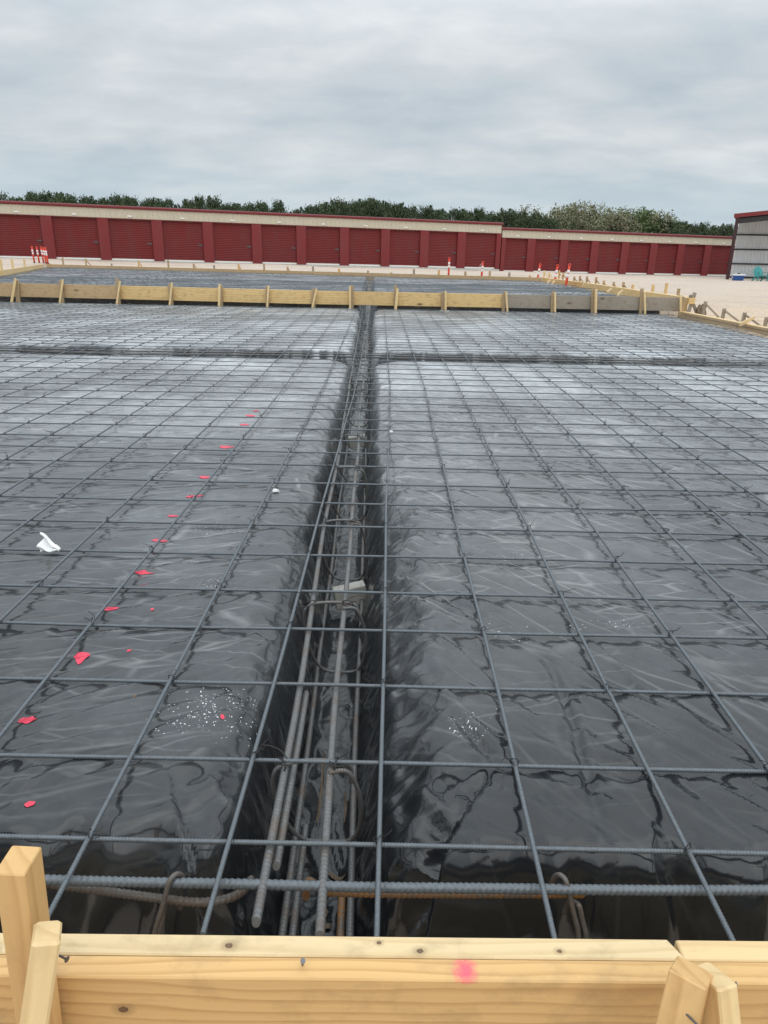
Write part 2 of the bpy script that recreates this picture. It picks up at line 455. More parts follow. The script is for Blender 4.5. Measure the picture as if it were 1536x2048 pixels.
def gravel_mat():
    m, t, b = new_mat('pale_gravel', .9)
    v = posvec(t)
    n1 = noise(t, v, .12, 4, .6); n2 = noise(t, v, 1.3, 5, .65); n3 = noise(t, v, 14, 4, .7)
    c = mixc(t, ramp(t, n2, [(.3, 0.0), (.7, 1.0)]), (.62, .44, .275), (.73, .555, .375))
    c = mixc(t, ramp(t, n1, [(.38, 0.0), (.62, .75)]), c, (.55, .465, .40))
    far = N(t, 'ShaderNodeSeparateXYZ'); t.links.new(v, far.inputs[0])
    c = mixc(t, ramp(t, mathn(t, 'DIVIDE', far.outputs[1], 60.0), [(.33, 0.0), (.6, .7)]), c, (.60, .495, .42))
    vo = N(t, 'ShaderNodeTexVoronoi'); vo.inputs['Scale'].default_value = 22; t.links.new(v, vo.inputs['Vector'])
    sp = N(t, 'ShaderNodeSeparateColor'); t.links.new(vo.outputs['Color'], sp.inputs[0])
    c = mixc(t, ramp(t, sp.outputs[0], [(0, .38), (.35, 0.0), (1, 0.0)]), c, (.24, .18, .135))
    c = mixc(t, ramp(t, sp.outputs[1], [(.75, 0.0), (1, .5)]), c, (.75, .69, .62))
    tr = noise(t, vscale(t, v, (.10, 1.1, 1)), 1.0, 5, .65)
    c = mixc(t, ramp(t, tr, [(.52, 0.0), (.66, .6)]), c, (.335, .25, .19))
    c = mixc(t, ramp(t, n3, [(.3, .22), (.5, 0.0)]), c, (.28, .21, .15))
    t.links.new(c, b.inputs['Base Color'])
    bump(t, b, mathn(t, 'ADD', vo.outputs['Distance'], n3), .03, .8)
    return m
M['gravel'] = gravel_mat()
def painted(name, col, rough=.45, var=.12, scale=2.0, metal=0.0):
    m, t, b = new_mat(name, rough, metal)
    b.inputs['Specular IOR Level'].default_value = .3
    v = objvec(t, False)
    n = noise(t, vscale(t, v, (1, 1, .35)), scale, 5, .65)
    c = mixc(t, ramp(t, n, [(.35, 0.0), (.75, 1.0)]), col, [min(1, x*(1-var)+.02) for x in col])
    t.links.new(c, b.inputs['Base Color'])
    return m
M['red_door'] = painted('red_roll_door', (.190, .023, .024), .62, .22)
M['red_trim'] = painted('red_trim_metal', (.208, .027, .029), .62, .18)
M['red_roof'] = painted('red_gutter_metal', (.20, .028, .034), .35, .2)
M['beige'] = painted('beige_ribbed_metal', (.60, .54, .42), .5, .14)
M['concrete'] = painted('pale_concrete', (.60, .585, .55), .85, .25, 4)
M['plate'] = new_mat('white_plate', .5, 0, (.82, .80, .74))[0]
M['shed_panel'] = painted('galvanised_panel', (.76, .78, .79), .45, .15, 1.5)
M['shed_dark'] = painted('dark_red_frame', (.052, .022, .024), .5, .2)
M['shed_black'] = painted('dark_purlin', (.035, .030, .032), .5, .2)
M['orange'] = new_mat('orange_plastic', .4, 0, (.85, .075, .035))[0]
M['reflect'] = new_mat('white_reflective_sleeve', .35, 0, (.80, .76, .74))[0]
M['rubber'] = new_mat('black_rubber', .8, 0, (.02, .02, .02))[0]
M['blue'] = painted('blue_cooler_plastic', (.022, .085, .28), .4, .15)
M['white_pl'] = painted('white_cooler_lid', (.75, .76, .76), .4, .1)
M['teal'] = painted('teal_chair_plastic', (.045, .30, .30), .45, .15)
M['paper'] = painted('white_scrap', (.80, .80, .78), .7, .08, 20)
M['brick'] = painted('pale_concrete_brick', (.47, .455, .41), .9, .35, 25)
M['soil'] = painted('dry_soil', (.20, .15, .105), .95, .6, 60)
M['stone'] = painted('brown_rock', (.23, .165, .11), .9, .5, 12)

# ------------------------------------------------------------------ noise for terrain and plastic
_P = {}
def perlin(x, y, seed=0):
    if seed not in _P:
        g = np.random.default_rng(seed+100)
        _P[seed] = (g.permutation(512), g.random(512)*2*math.pi)
    pm, an = _P[seed]
    xi = np.floor(x).astype(int); yi = np.floor(y).astype(int); fx = x-xi; fy = y-yi
    def gr(i, j, dx, dy):
        a = an[pm[(pm[i & 511]+j) & 511]]
        return np.cos(a)*dx+np.sin(a)*dy
    u = fx*fx*fx*(fx*(fx*6-15)+10); v = fy*fy*fy*(fy*(fy*6-15)+10)
    a = gr(xi, yi, fx, fy)*(1-u)+gr(xi+1, yi, fx-1, fy)*u
    b = gr(xi, yi+1, fx, fy-1)*(1-u)+gr(xi+1, yi+1, fx-1, fy-1)*u
    return (a*(1-v)+b*v)*1.5
def ridge(n, p=2.0): return np.clip(1-np.abs(n)*1.6, 0, 1)**p
def sstep(a, b, x):
    t = np.clip((x-a)/(b-a), 0, 1); return t*t*(3-2*t)

# ------------------------------------------------------------------ slab outline
XR = 6.30                                   # right edge of the formed area
MIDY = 15.30                                # front face of the step form
def far_y(x): return 28.8+.33*(5.9-x)       # far form line
LX0, LY0, LDX = -13.47, 24.84, -.331        # left form of the far slab: x = LX0 + LDX*(y-LY0)
def left_x(y): return LX0+LDX*(y-LY0)
NEAR_LEFT = -13.6

GC = np.array([(-22,45,.50),(-10,48,.36),(0,51,.217),(7.5,54,.13),(8.6,55,.05),(18,58,-.07),(30,67,-.15),(24,52.8,-.17),(20,44,-.12),
    (6.8,3,-.10),(6.6,10,-.05),(6.6,15,-.03),(6.6,20,.05),(7,28,.10),(0,33,.15),(-8,35,.22),(-16,38,.32),(-15,27,.28),(-14,14,.1),(-14,0,0),
    (14,10,-.15),(14,25,-.08),(40,30,-.3),(60,90,-.4),(-60,60,.7),(0,150,.1),(80,200,-.4),(-90,200,.6)])
def ground_z(x, y):
    x = np.asarray(x, float); y = np.asarray(y, float)
    num = np.zeros_like(x); den = np.zeros_like(x)
    for (a, b, c) in GC:
        ww = 1/(((x-a)**2+(y-b)**2)+4.0)**1.6
        num += ww*c; den += ww
    return num/den
def in_slab(x, y):
    near = (x > NEAR_LEFT) & (x < XR) & (y > -.26) & (y < 15.6)
    far = (x > left_x(y)+.02) & (x < XR+.05) & (y >= 15.6) & (y < far_y(x)-.02)
    return near | far

def axis(parts):
    out = []
    for a, b, s in parts:
        n = max(1, int(round((b-a)/s))); out += list(np.linspace(a, b, n, endpoint=False))
    out.append(parts[-1][1]); return np.array(out)
gx = axis([(-1500,-200,100),(-200,-40,10),(-40,-18.5,1),(-18.5,XR,.3),(XR,XR+.15,.15),(XR+.15,40,.4),(40,200,10),(200,1500,100)])
gy = axis([(-300,-40,20),(-40,-4,2),(-4,-.45,.35),(-.45,-.25,.2),(-.25,38,.3),(38,72,.6),(72,200,8),(200,3000,200)])
GX, GY = np.meshgrid(gx, gy)
GZ = ground_z(GX, GY)
fade = sstep(90, 300, np.hypot(GX, GY))
GZ = GZ*(1-fade)+.05*fade
GZ += (.035*perlin(GX*.35, GY*.35, 3)+.02*perlin(GX*1.1, GY*1.1, 4))*(np.hypot(GX, GY) < 120)
behind = sstep(-.2, -.6, GY)*(GX < 7)*(GX > -14)
GZ = GZ-.62*behind                          # the photographer stands on lower ground outside the form
GZ = np.where(in_slab(GX, GY), -.75, GZ)
nyg, nxg = GX.shape
ii = (np.arange(nyg-1)[:, None]*nxg+np.arange(nxg-1)[None]).ravel()
gF = np.stack([ii, ii+1, ii+nxg+1, ii+nxg], 1)
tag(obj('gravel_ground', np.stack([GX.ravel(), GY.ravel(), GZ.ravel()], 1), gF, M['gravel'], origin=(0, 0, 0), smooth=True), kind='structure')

# ------------------------------------------------------------------ plastic sheet (vapour barrier) with its beam trenches
TR_OFF, TR_SL, TR_HW = .13, .0257, .168
def trench_x(y): return -TR_OFF-TR_SL*y                   # centre line of the long trench
# long deliberate folds of the sheet: plan polylines (x, y), depth, half width
def plan(*uv): return np.array([PZ(u, v, -.0155)[:2] for u, v in uv])
CREASES = [(plan((790,1312),(850,1372),(950,1468),(1020,1560)), -.014, .011), (plan((1085,1300),(1125,1385),(1160,1490),(1192,1600),(1216,1700),(1224,1850)), -.015, .010),
    (plan((870,1640),(930,1680),(990,1705)), -.006, .016),
    (plan((0,1420),(180,1350),(420,1275)), .007, .010), (plan((0,1330),(240,1262),(520,1195)), .007, .009), (plan((0,1285),(280,1215),(560,1150)), .006, .009),
    (plan((0,1505),(160,1435),(330,1385)), .007, .010), (plan((60,1200),(300,1140),(590,1075)), .006, .008), (plan((0,1620),(120,1560),(330,1500)), -.008, .016),
    (plan((150,1640),(300,1585),(480,1560)), .010, .018), (plan((845,1150),(930,1240),(985,1330)), .005, .008), (plan((870,1270),(960,1345),(1075,1450)), .005, .008),
    (plan((1140,1240),(1230,1330),(1330,1420)), .005, .008), (plan((1060,1560),(1130,1640),(1190,1740)), -.008, .012), (plan((1250,1580),(1330,1560),(1420,1640)), .012, .02)]
def creases_z(X, Y):
    out = np.zeros_like(X); m = Y < 2.6
    if not m.any(): return out
    x = X[m]; y = Y[m]; acc = np.zeros_like(x)
    wx_ = .010*perlin(x*7, y*7, 97); x = x+wx_
    for P_, dep_, w_ in CREASES:
        best = np.full(x.shape, 9.0); tb = np.zeros_like(x); n_ = len(P_)-1
        for i_ in range(n_):
            a_, b_ = P_[i_], P_[i_+1]; e_ = b_-a_; L2 = (e_**2).sum()
            tt = np.clip(((x-a_[0])*e_[0]+(y-a_[1])*e_[1])/L2, 0, 1)
            dd = np.hypot(x-a_[0]-tt*e_[0], y-a_[1]-tt*e_[1])
            k_ = dd < best; best = np.where(k_, dd, best); tb = np.where(k_, (i_+tt)/n_, tb)
        end = np.clip(np.minimum(tb, 1-tb)*6, 0, 1)
        q_ = np.clip(1-best/(w_*1.7), 0, 1)
        acc += dep_*end*q_**1.3
        acc -= .35*dep_*end*np.clip(1-np.abs(best-w_*2.6)/(w_*1.6), 0, 1)
    out[m] = acc
    return out
def plastic_z(X, Y, wr=True):
    Xs = X-trench_x(Y)
    side = np.sign(Xs)
    edgew = .028*perlin(Y*1.3, side*3.3+0*Y, 21)+.012*perlin(Y*5, side*5.1+0*Y, 22)
    ax = (np.abs(Xs)-TR_HW-edgew)*np.where(side > 0, .8, 1)+.012*(side > 0)
    # band limits of the pads
    wob = .02*perlin(X*1.1, 0*X+.3, 23)
    nearlim = (Y-.09-.05*perlin(X*2.2, 0*X+7.7, 24))*.46
    y1, y2, y3, y4 = 7.20+wob, 8.02+wob, 15.13, 15.85
    farl = (28.8+.33*(5.9-X)-Y)-.55
    by = np.where(Y < 7.47, np.minimum(nearlim, y1-Y), np.where(Y < 15.4, np.minimum(Y-y2, y3-Y), np.minimum(Y-y4, farl)))
    ex = np.where(Y < 15.4, XR-.35-X, XR-.25-X)
    by = np.minimum(by, ex)
    lx = np.where(Y > 15.4, X-(LX0+LDX*(Y-LY0))-.45, 9.0)
    by = np.minimum(by, lx)
    r = .07+.19*sstep(.5, 4, Y)
    inn = (ax < r) & (by < r)
    d = np.where(inn, r-np.hypot(np.maximum(r-ax, 0), np.maximum(r-by, 0)), np.minimum(ax, by))
    if wr:
        fold = perlin(Y*6+1.2*perlin(Y*2, X*3, 31), X*1.5, 32)
        foldx = perlin(X*5+1.2*perlin(X*2, Y*3, 33), Y*1.2, 34)
        near_e = sstep(.16, -.02, d)
        d = d+near_e*np.where(ax < by, .011*fold+.008*(ridge(perlin(Y*7+X*2, X*1.5-Y*.5, 35), 2)-.3), .020*foldx)*np.where(Y > 14, .4, 1)
    base = np.where(Y < 15.4, -.0155, .205)
    dep = np.where(Y < 14.5, .375, .55)
    sh = sstep(.07, -.01, d)*.02
    z = base-sh-dep*sstep(-.018, .095, -d)
    if wr:
        onpad = sstep(-.01, .12, d)
        lf = sstep(-.05, -.5, Xs)
        # left: long drawn folds running up towards the trench
        wx = X+.06*perlin(X*.9, Y*.9, 41); wy = Y+.07*perlin(X*.8, Y*.8, 42)
        a = R(20); u = wx*math.cos(a)+wy*math.sin(a); v = -wx*math.sin(a)+wy*math.cos(a)
        f1 = ridge(perlin(u*.9, v*8.5, 43), 4)*.0085+ridge(perlin(u*1.5+9, v*15, 44), 3.5)*.0050+ridge(perlin(u*1.2+3, v*26, 59), 3)*.0020
        tri = lambda q: np.abs((q-np.floor(q))-.5)*2
        pL = sstep(-.25, .35, perlin(X*1.3+2, Y*1.6, 91))
        f1 = f1*.7+tri(v*15+.8*perlin(u*.8, v*2.2, 92))*.0042*pL+tri(v*31+.6*perlin(u*1.2+5, v*3, 93))*.0014
        # right: short ripples and diagonal creases
        a = R(-52); u = wx*math.cos(a)+wy*math.sin(a); v = -wx*math.sin(a)+wy*math.cos(a)
        f2 = ridge(perlin(u*.8, v*7, 45), 5)*.010+ridge(perlin(u*1.1+4, v*13, 58), 4)*.004
        pR = sstep(.0, .4, perlin(X*1.5+7, Y*1.3, 94))
        f2 = f2+tri(v*12+.9*perlin(u*.9, v*2, 95))*.0042*pR
        f3 = ridge(perlin(wx*2.6+3, wy*9.5, 46), 3.5)*.0060+ridge(perlin(wx*6, wy*17+4, 47), 3)*.0028
        zone = .45+.75*sstep(-.25, .35, perlin(X*.7+5, Y*.55, 48))
        wrk = lf*(f1*sstep(6, 2, Y)+(f3*.8+.3*f1)*sstep(2, 6, Y))+(1-lf)*(f2*sstep(7, 1, Y)+f3*sstep(.5, 2.5, Y))
        low = (.0035+.0035*sstep(1, 4, Y))*perlin(X*1.1, Y*1.1, 49)
        amp = 1.0/(1+Y*.09)
        z = z+onpad*(wrk*zone*amp+low)*np.where(Y < 15.4, 1, .9)
        she = sstep(.45, .03, d)*sstep(-.06, .03, d)
        q1 = X*.75*side+Y*.9+.12*perlin(X*2, Y*2, 81)
        z = z+she*(.008*ridge(perlin(q1*9, (Y-X)*1.2, 82), 3)+.006*tri(q1*11+perlin(X*3, Y*3, 83))-.006)*sstep(4.5, 1.5, Y)
        z = z+onpad*creases_z(X, Y)
        # the film sags over the trench shoulders instead of turning down sharply
        dd = d+.035*perlin(Y*3.1, side*2.2+0*Y, 86)+.018*perlin(Y*9+X*5, X*7, 87)
        drp = np.where(side > 0, .085*sstep(3.2, 1.7, Y)+.02, .035)*sstep(-.10, .0, d)*(Y < 15)*(ax < by+.1)
        z = z-drp*sstep(.13, -.01, dd)
        z = z+drp*sstep(.19, .05, d)*(.13*tri(Y*6.5+X*8*side+1.3*perlin(X*4, Y*4, 88))+.13*ridge(perlin(Y*14-X*9*side, X*5, 89), 3))
        # draped folds down to the outer form and in the trench
        dr = sstep(.05, -.05, d)
        fr = sstep(.35, .05, Y)
        z = z+dr*(fr*(.045*perlin(X*3.2+.6*perlin(X*2, Y*2, 52), Y*1.4-X*.5, 53)+.012*ridge(perlin(X*6+1.5*Y, Y*1.6-X, 56), 2.5))
                  +.008*perlin(X*7, Y*5, 54)+fr*(.022*ridge(perlin(X*7-3*Y, Y*2+2*X, 84), 3)+.020*tri((X*2.7-1.9*Y*np.sign(X+.1))+1.9*perlin(X*2, Y*2, 85)))+(1-fr)*.010*ridge(perlin(X*9+3*perlin(X*2, Y*2, 57), Y*3.5, 55), 2.5))
    return z

px_ = axis([(-18.2,-10,.14),(-10,-5,.07),(-5,-2,.035),(-2,-1.1,.018),(-1.1,-.55,.010),(-.55,.15,.0075),(.15,1.1,.010),(1.1,2.2,.018),(2.2,4.5,.035),(4.5,XR-.02,.06)])
ys = [-.215]
while ys[-1] < 15.25: ys.append(ys[-1]+.0085+.0075*max(0, ys[-1]))
ys = [y for y in ys if y < 15.2]
ys += list(np.arange(15.2, 15.95, .03))+list(np.arange(15.97, 36.9, .115))
py_ = np.array(ys)
PX, PYY = np.meshgrid(px_, py_)
# the sheet's rim follows the skewed outline: keep it inside the forms
Xc = np.where(PYY > 15.6, np.maximum(PX, left_x(PYY)+.06), np.maximum(PX, NEAR_LEFT+.1))
Yc = np.minimum(PYY, far_y(Xc)-.06)
PZZ = plastic_z(Xc, Yc)
npy, npx = PX.shape
ii = (np.arange(npy-1)[:, None]*npx+np.arange(npx-1)[None]).ravel()
pF = np.stack([ii, ii+1, ii+npx+1, ii+npx], 1)
pV = np.stack([Xc.ravel(), Yc.ravel(), PZZ.ravel()], 1)
q = pV[pF]; area = np.linalg.norm(np.cross(q[:, 2]-q[:, 0], q[:, 3]-q[:, 1]), axis=1)
pF = pF[area > 1e-9]
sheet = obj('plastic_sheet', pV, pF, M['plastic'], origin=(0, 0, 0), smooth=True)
tag(sheet, 'black plastic vapour barrier sheet spread under the whole rebar grid', 'plastic sheet')
dust_and_light = .26+.84*sstep(.3, 4.5, Yc)+1.15*sstep(2, 9, Yc)+.9*sstep(3.0, 7, Yc)  # dust, plus paleness painted in with distance for sky reflection
dust_and_light *= 1-.97*sstep(7.15, 7.3, Yc)*sstep(8.2, 8.06, Yc)*sstep(-.022, -.04, PZZ)  # cross trench walls painted dark as shade
dust_and_light *= 1-.5*sstep(-.05, -.2, PZZ-np.where(Yc < 15.4, 0, .2))  # shade painted into the trenches by depth
dust_and_light *= .65+.5*sstep(-.3, .4, perlin(Xc*.8, Yc*.6, 61))
dust_and_light *= .35+.65*sstep(.1, .6, Yc)
dust_and_light *= 1-.93*sstep(15.05, 15.2, Yc)*sstep(16.0, 15.92, Yc)  # shade of the gap beneath the step board painted in
flk = np.zeros_like(Xc)
for (cx, cy, rx, ry, a) in ((-.46,.49,.16,.13,.95),(-.40,.58,.10,.08,.8),(.21,.46,.075,.06,.95),(.27,.52,.1,.07,.6),(.78,1.02,.16,.05,.72),(.62,1.0,.08,.06,.65),
        (.50,1.55,.12,.10,.6),(-.62,1.25,.18,.12,.62),(.40,.95,.15,.14,.55),(-.75,1.8,.2,.15,.6),(-.9,3.6,.25,.2,.75),(-.55,4.1,.3,.15,.7),(1.1,2.1,.2,.15,.55)):
    flk = np.maximum(flk, a*np.exp(-(((Xc-cx)/rx)**2+((Yc-cy)/ry)**2)))
me = sheet.data
for nm, arr in (('dust_and_light', dust_and_light), ('flecks', flk)):
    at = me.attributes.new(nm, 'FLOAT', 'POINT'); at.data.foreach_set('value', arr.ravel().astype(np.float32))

def spot(cx, cy, rx, ry, seed, tail=None):
    g = np.random.default_rng(seed); n = 26
    th = np.arange(n)*2*math.pi/n
    rr = 1+.16*np.sin(th*2+g.random()*6)+.08*np.sin(th*5+g.random()*6)
    V = [(cx, cy)]
    for k in (.35, .7, 1.0):
        x = cx+rx*rr*k*np.cos(th); y = cy+ry*rr*k*np.sin(th)
        if tail is not None:
            e = np.maximum(0, np.cos(th-tail))**14*k*1.0; x = x+rx*e*math.cos(tail); y = y+ry*e*math.sin(tail)
        V += list(zip(x, y))
    V = np.array(V); z = plastic_z(V[:, 0], V[:, 1])+.0018
    F3 = np.array([(0, 1+k, 1+(k+1) % n) for k in range(n)])
    F4 = np.array([(1+r_*n+k, 1+(r_+1)*n+k, 1+(r_+1)*n+(k+1) % n, 1+r_*n+(k+1) % n) for r_ in range(2) for k in range(n)])
    return obj('paint_spot', np.column_stack([V, z]), [F3, F4], M['paint'], sheet, smooth=True)
for k, (u, v, rx, ry, tl) in enumerate(((165,1318,.026,.022,-1.4),(55,1447,.022,.022,None),(222,1222,.031,.014,None),(280,1147,.026,.014,0),(320,1083,.034,.013,None),
        (345,1034,.026,.012,0),(385,995,.028,.018,.5),(408,957,.028,.02,.3),(450,895,.04,.03,0),(489,851,.03,.025,None),(501,833,.035,.03,None),(60,1608,.009,.010,None),
        (309,1107,.012,.012,None),(445,1437,.006,.006,None),(259,1309,.006,.006,None),(305,1224,.006,.006,None),(568,744,.03,.03,None),(512,823,.025,.02,None))):
    p = PZ(u, v, -.018); spot(p[0], p[1], rx, ry, 300+k, tl)

# ------------------------------------------------------------------ rebar grid
S = .3048
DX = {-5:-.06,-4:.01,-3:-.02,-2:.08,-1:.06,0:-.01,1:0,2:.01,3:-.05,4:-.03,5:.02}
DX = {-5:-.06,-4:.01,-3:-.02,-2:.08,-1:.01,0:-.01,1:0.0,2:.01,3:-.05,4:-.03,5:.02}
DY = [.14,-.05,-.01,.01,-.11,-.06,0,0,.01,.08]
R3 = .00485
def nz(a, b): return float(perlin(np.array([a]), np.array([b]), 71)[0])

def long_x(i, y):
    x0 = i*S+DX.get(i, .07*nz(i*1.7, .5))*S
    return x0-.0165*max(0.0, y-5.4)
row_y = []
y = 0.0; j = 0
while True:
    y = j*S+(DY[j] if j < len(DY) else .12*nz(j*.9, 3.5))*S
    if y > 14.95: break
    row_y.append(y); j += 1

def row_bar(y0, z0, xa, xb, fine, tilt_, name='rebar'):
    xs = []
    if fine:
        xw = 1.15+1.05*max(0, y0+.9)*.62
        step = .35
        A = [(x, y0+tilt_*x, z0) for x in np.arange(xa, -xw, step)]
        V = [(x, y0+tilt_*x+.004*nz(x*1.3, y0*7), z0+.003*nz(x*1.6, y0*5+9)) for x in np.arange(-xw, xw+.01, .1)]
        B = [(x, y0+tilt_*x, z0) for x in np.arange(xw+step, xb, step)]
        m = MB()
        if A: m.add(*tube_vf(np.array(A+[V[0]]), R3, 6))
        m.add(*ribbed_vf(np.array(V), R3, .0066, 8, .14, .3))
        if B: m.add(*tube_vf(np.array([V[-1]]+B), R3, 6))
        return m
    P = [(x, y0+tilt_*x+.012*nz(x*.6, y0*3), z0+.006*nz(x*.5, y0*4+5)) for x in np.arange(xa, xb, .45)]
    return MB().add(*tube_vf(np.array(P), R3, 5))

for k, y0 in enumerate(row_y):
    m = row_bar(y0, 0.0, -13.4, XR-.12, k < 9, 0.0015*nz(k*2.3, 8.8))
    o = m.build('rebar', M['rebar'], origin=(0, y0, 0), smooth=True)
    nth = ordinal(k+1)
    lab = f'thin crosswise rebar, {nth} of the crossing bars counted from the near board' if k else \
        'thin grey rebar lying crosswise, nearest of the crossing bars behind the thick bar'
    tag(o, lab, 'rebar', 'crosswise rebars of the near slab')

# a tie wire: a turn of wire round the crossing and two loose twisted ends
def tie_mesh(seed):
    g = np.random.default_rng(seed); m = MB()
    th = np.linspace(0, 2*math.pi*1.6, 16)
    pts = np.stack([.0085*np.cos(th)*.8, .0085*np.cos(th)*.8+.002*np.sin(th*2), .0105*np.sin(th)+.003], 1)
    m.tube(pts, .0011, 4, False)
    for sgn in (1, -1):
        a = g.uniform(0, 6.28); L = g.uniform(.018, .045)
        q0 = np.array([.006*sgn, .004, .010])
        e = np.array([math.cos(a)*L, math.sin(a)*L, g.uniform(.0, .02)])
        c = np.array([-e[1], e[0], 0])*g.uniform(-.4, .4)
        m.tube(smooth_path([q0, q0+e*.4+c, q0+e*.8+c*.6, q0+e]), .0010, 4)
    V, F = m.data()
    return mesh_np('tie_wire', V, F, M['wire'], True)
TIES = [tie_mesh(900+k) for k in range(6)]
ZL = R3*2+.0003
LI = range(-32, 22)
for i in LI:
    fine = -7 <= i <= 7
    ystart = -.175+.01*nz(i, 2.2)
    m = MB()
    def pt(y): return (long_x(i, y)+.006*nz(y*.7, i*3.1), y, ZL+.003*nz(y*1.1, i*2.7)+.004*max(0, nz(y*.3, i*1.9)))
    yf = 3.4 if fine else ystart
    if fine: m.add(*ribbed_vf(np.array([pt(y) for y in np.arange(ystart, yf+.05, .1)]), R3, .0066, 8, .14, .3))
    y0_ = yf if fine else ystart
    ylast = 14.95+.1*nz(i*1.3, 5.5)
    m.add(*tube_vf(np.array([pt(y) for y in np.append(np.arange(y0_, ylast, .4), ylast)]), R3, 5))
    o = m.build('rebar', M['rebar'], origin=(long_x(i, 0), 0, ZL), smooth=True)
    if i >= 0: lab = f'thin lengthwise rebar, {ordinal(i+1)} bar rightward from the central trench'
    else: lab = f'thin lengthwise rebar, {ordinal(-i)} bar leftward from the central trench'
    if i == -1: lab = 'thin grey rebar lying lengthwise along the left edge of the central trench'
    if i == 0: lab = 'thin grey rebar lying lengthwise along the right edge of the central trench'
    tag(o, lab, 'rebar', 'lengthwise rebars of the near slab')
    for k, ry in enumerate(row_y):
        if ry > 9.5 or abs(i) > 3+ry*1.1+3: continue
        if (i+k) % 2 and not (i == 0 and k == 0): continue
        t = bpy.data.objects.new('tie_wire', TIES[(i*7+k*3) % 6]); COL.objects.link(t); t.parent = o
        t.location = Vector((long_x(i, ry)-long_x(i, 0)+.006*nz(ry*.7, i*3.1), ry, -.002)); t.rotation_euler = (0, 0, (i*5+k*11) % 7)
        sc = 1+min(ry, 9)*.05; t.scale = (sc, sc, sc)

# far slab grid, one step up beyond the step form
ZF = .235
k = 0; yy = 16.1
while yy < 35.5:
    xa = left_x(yy)+.3; xb = XR-.1
    xmin_far = 5.9-(yy-28.8)/.33
    if yy > 28.8: xb = min(xb, xmin_far-.6)
    if xb-xa > 1.0:
        P = [(x, yy+.02*nz(x*.5, yy*3), ZF+.008*nz(x*.5, yy*4)) for x in np.arange(xa, xb+.01, .8)]
        V, F = tube_vf(np.array(P), R3*1.05, 4)
        o = obj('rebar', V, F, M['rebar'], origin=(0, yy, ZF), smooth=True)
        tag(o, f'distant rebar crossing the far slab, {ordinal(k+1)} row beyond the step board', 'rebar', 'crosswise rebars of the far slab')
        k += 1
    yy += S*(1+.0*k)
    if yy > 24: yy += S          # only every second bar can be told apart that far away
for i in list(range(-52, -30, 2))+list(range(-30, 21)):
    x0 = i*S-.35
    ya, yb = 15.95, None
    pts = []
    for y_ in np.arange(16.0, 36, .8):
        x = x0-.0165*(y_-15)
        if x < left_x(y_)+.3 or x > XR-.1 or y_ > far_y(x)-.5: continue
        pts.append((x+.01*nz(y_*.5, i*2.2), y_, ZF+.01+.008*nz(y_*.4, i*3.3)))
    if len(pts) < 4: continue
    V, F = tube_vf(np.array(pts), R3*1.05, 4)
    o = obj('rebar', V, F, M['rebar'], origin=pts[0], smooth=True)
    side = f'{ordinal(i+1)} bar rightward from' if i >= 0 else f'{ordinal(-i)} bar leftward from'
    tag(o, f'distant lengthwise rebar on the far slab, {side} the far trench', 'rebar', 'lengthwise rebars of the far slab')

# ------------------------------------------------------------------ cage of the central trench
def heavy(name, pts, r, mat, label, cat='rebar', group=None, pitch=.0105, n=10, ribs=True):
    V, F = ribbed_vf(pts, r, pitch, n, .11, .55) if ribs else tube_vf(resample(pts, .3), r, 6)
    o = obj(name, V, F, mat, origin=pts[0], smooth=True)
    return tag(o, label, cat, group)
def along(xs, z, ya, yb, wob=0.0, sd=0, step=.2):
    return np.array([(trench_x(y)+xs+wob*nz(y*.8, sd), y, z+.6*wob*nz(y*.6, sd+4)) for y in np.arange(ya, yb+.001, step)])
R5 = .0085
G = 'heavy bars of the central trench cage'
for nm, xs, z, ya, yb, sd, mat, lab in (
    ('rebar', -.093, -.018, -.125, 5.6, 1, 'rebar_dark', 'heavy cage bar at the upper left of the trench, cut end near the board'),
    ('rebar', .020, -.018, -.150, 5.6, 2, 'rebar_dark', 'heavy cage bar at the upper middle of the trench, cut end at the board'),
    ('rebar', -.077, -.036, .02, .62, 3, 'rebar_dark', 'short rusty lap bar tucked under the upper left cage bar'),
    ('rebar', -.085, -.33, -.10, 5.6, 4, 'rebar_dark', 'heavy dark cage bar low on the left side of the trench'),
    ('rebar', -.062, -.335, -.16, .55, 5, 'rebar_dark', 'short lap bar beside the low left cage bar'),
    ('rebar', .068, -.33, -.14, 5.6, 6, 'rebar_dark', 'heavy dark cage bar low on the right side of the trench'),
    ('rebar', .047, -.335, -.16, .42, 7, 'rebar_orange', 'short rust streaked lap bar beside the low right cage bar')):
    heavy(nm, along(xs, z, ya, yb, .010, sd), R5, M[mat], lab, group=G)
for xs, z, lab in ((-.10, -.02, 'upper left'), (.035, -.02, 'upper right'), (-.09, -.33, 'lower left'), (.06, -.33, 'lower right')):
    heavy('rebar', along(xs, z, 5.2, 15.1, .012, xs*9), R5, M['rebar_dark'], f'heavy cage bar at the {lab} of the trench continuing past the cross trench', group=G, ribs=False)
    heavy('rebar', np.array([(trench_x(y)+xs, y, .20+z) for y in np.arange(16, 30.3, .6)]), R5, M['rebar_dark'],
          f'faint cage bar at the {lab} of the trench in the far slab', group='heavy bars in the far trench', ribs=False)

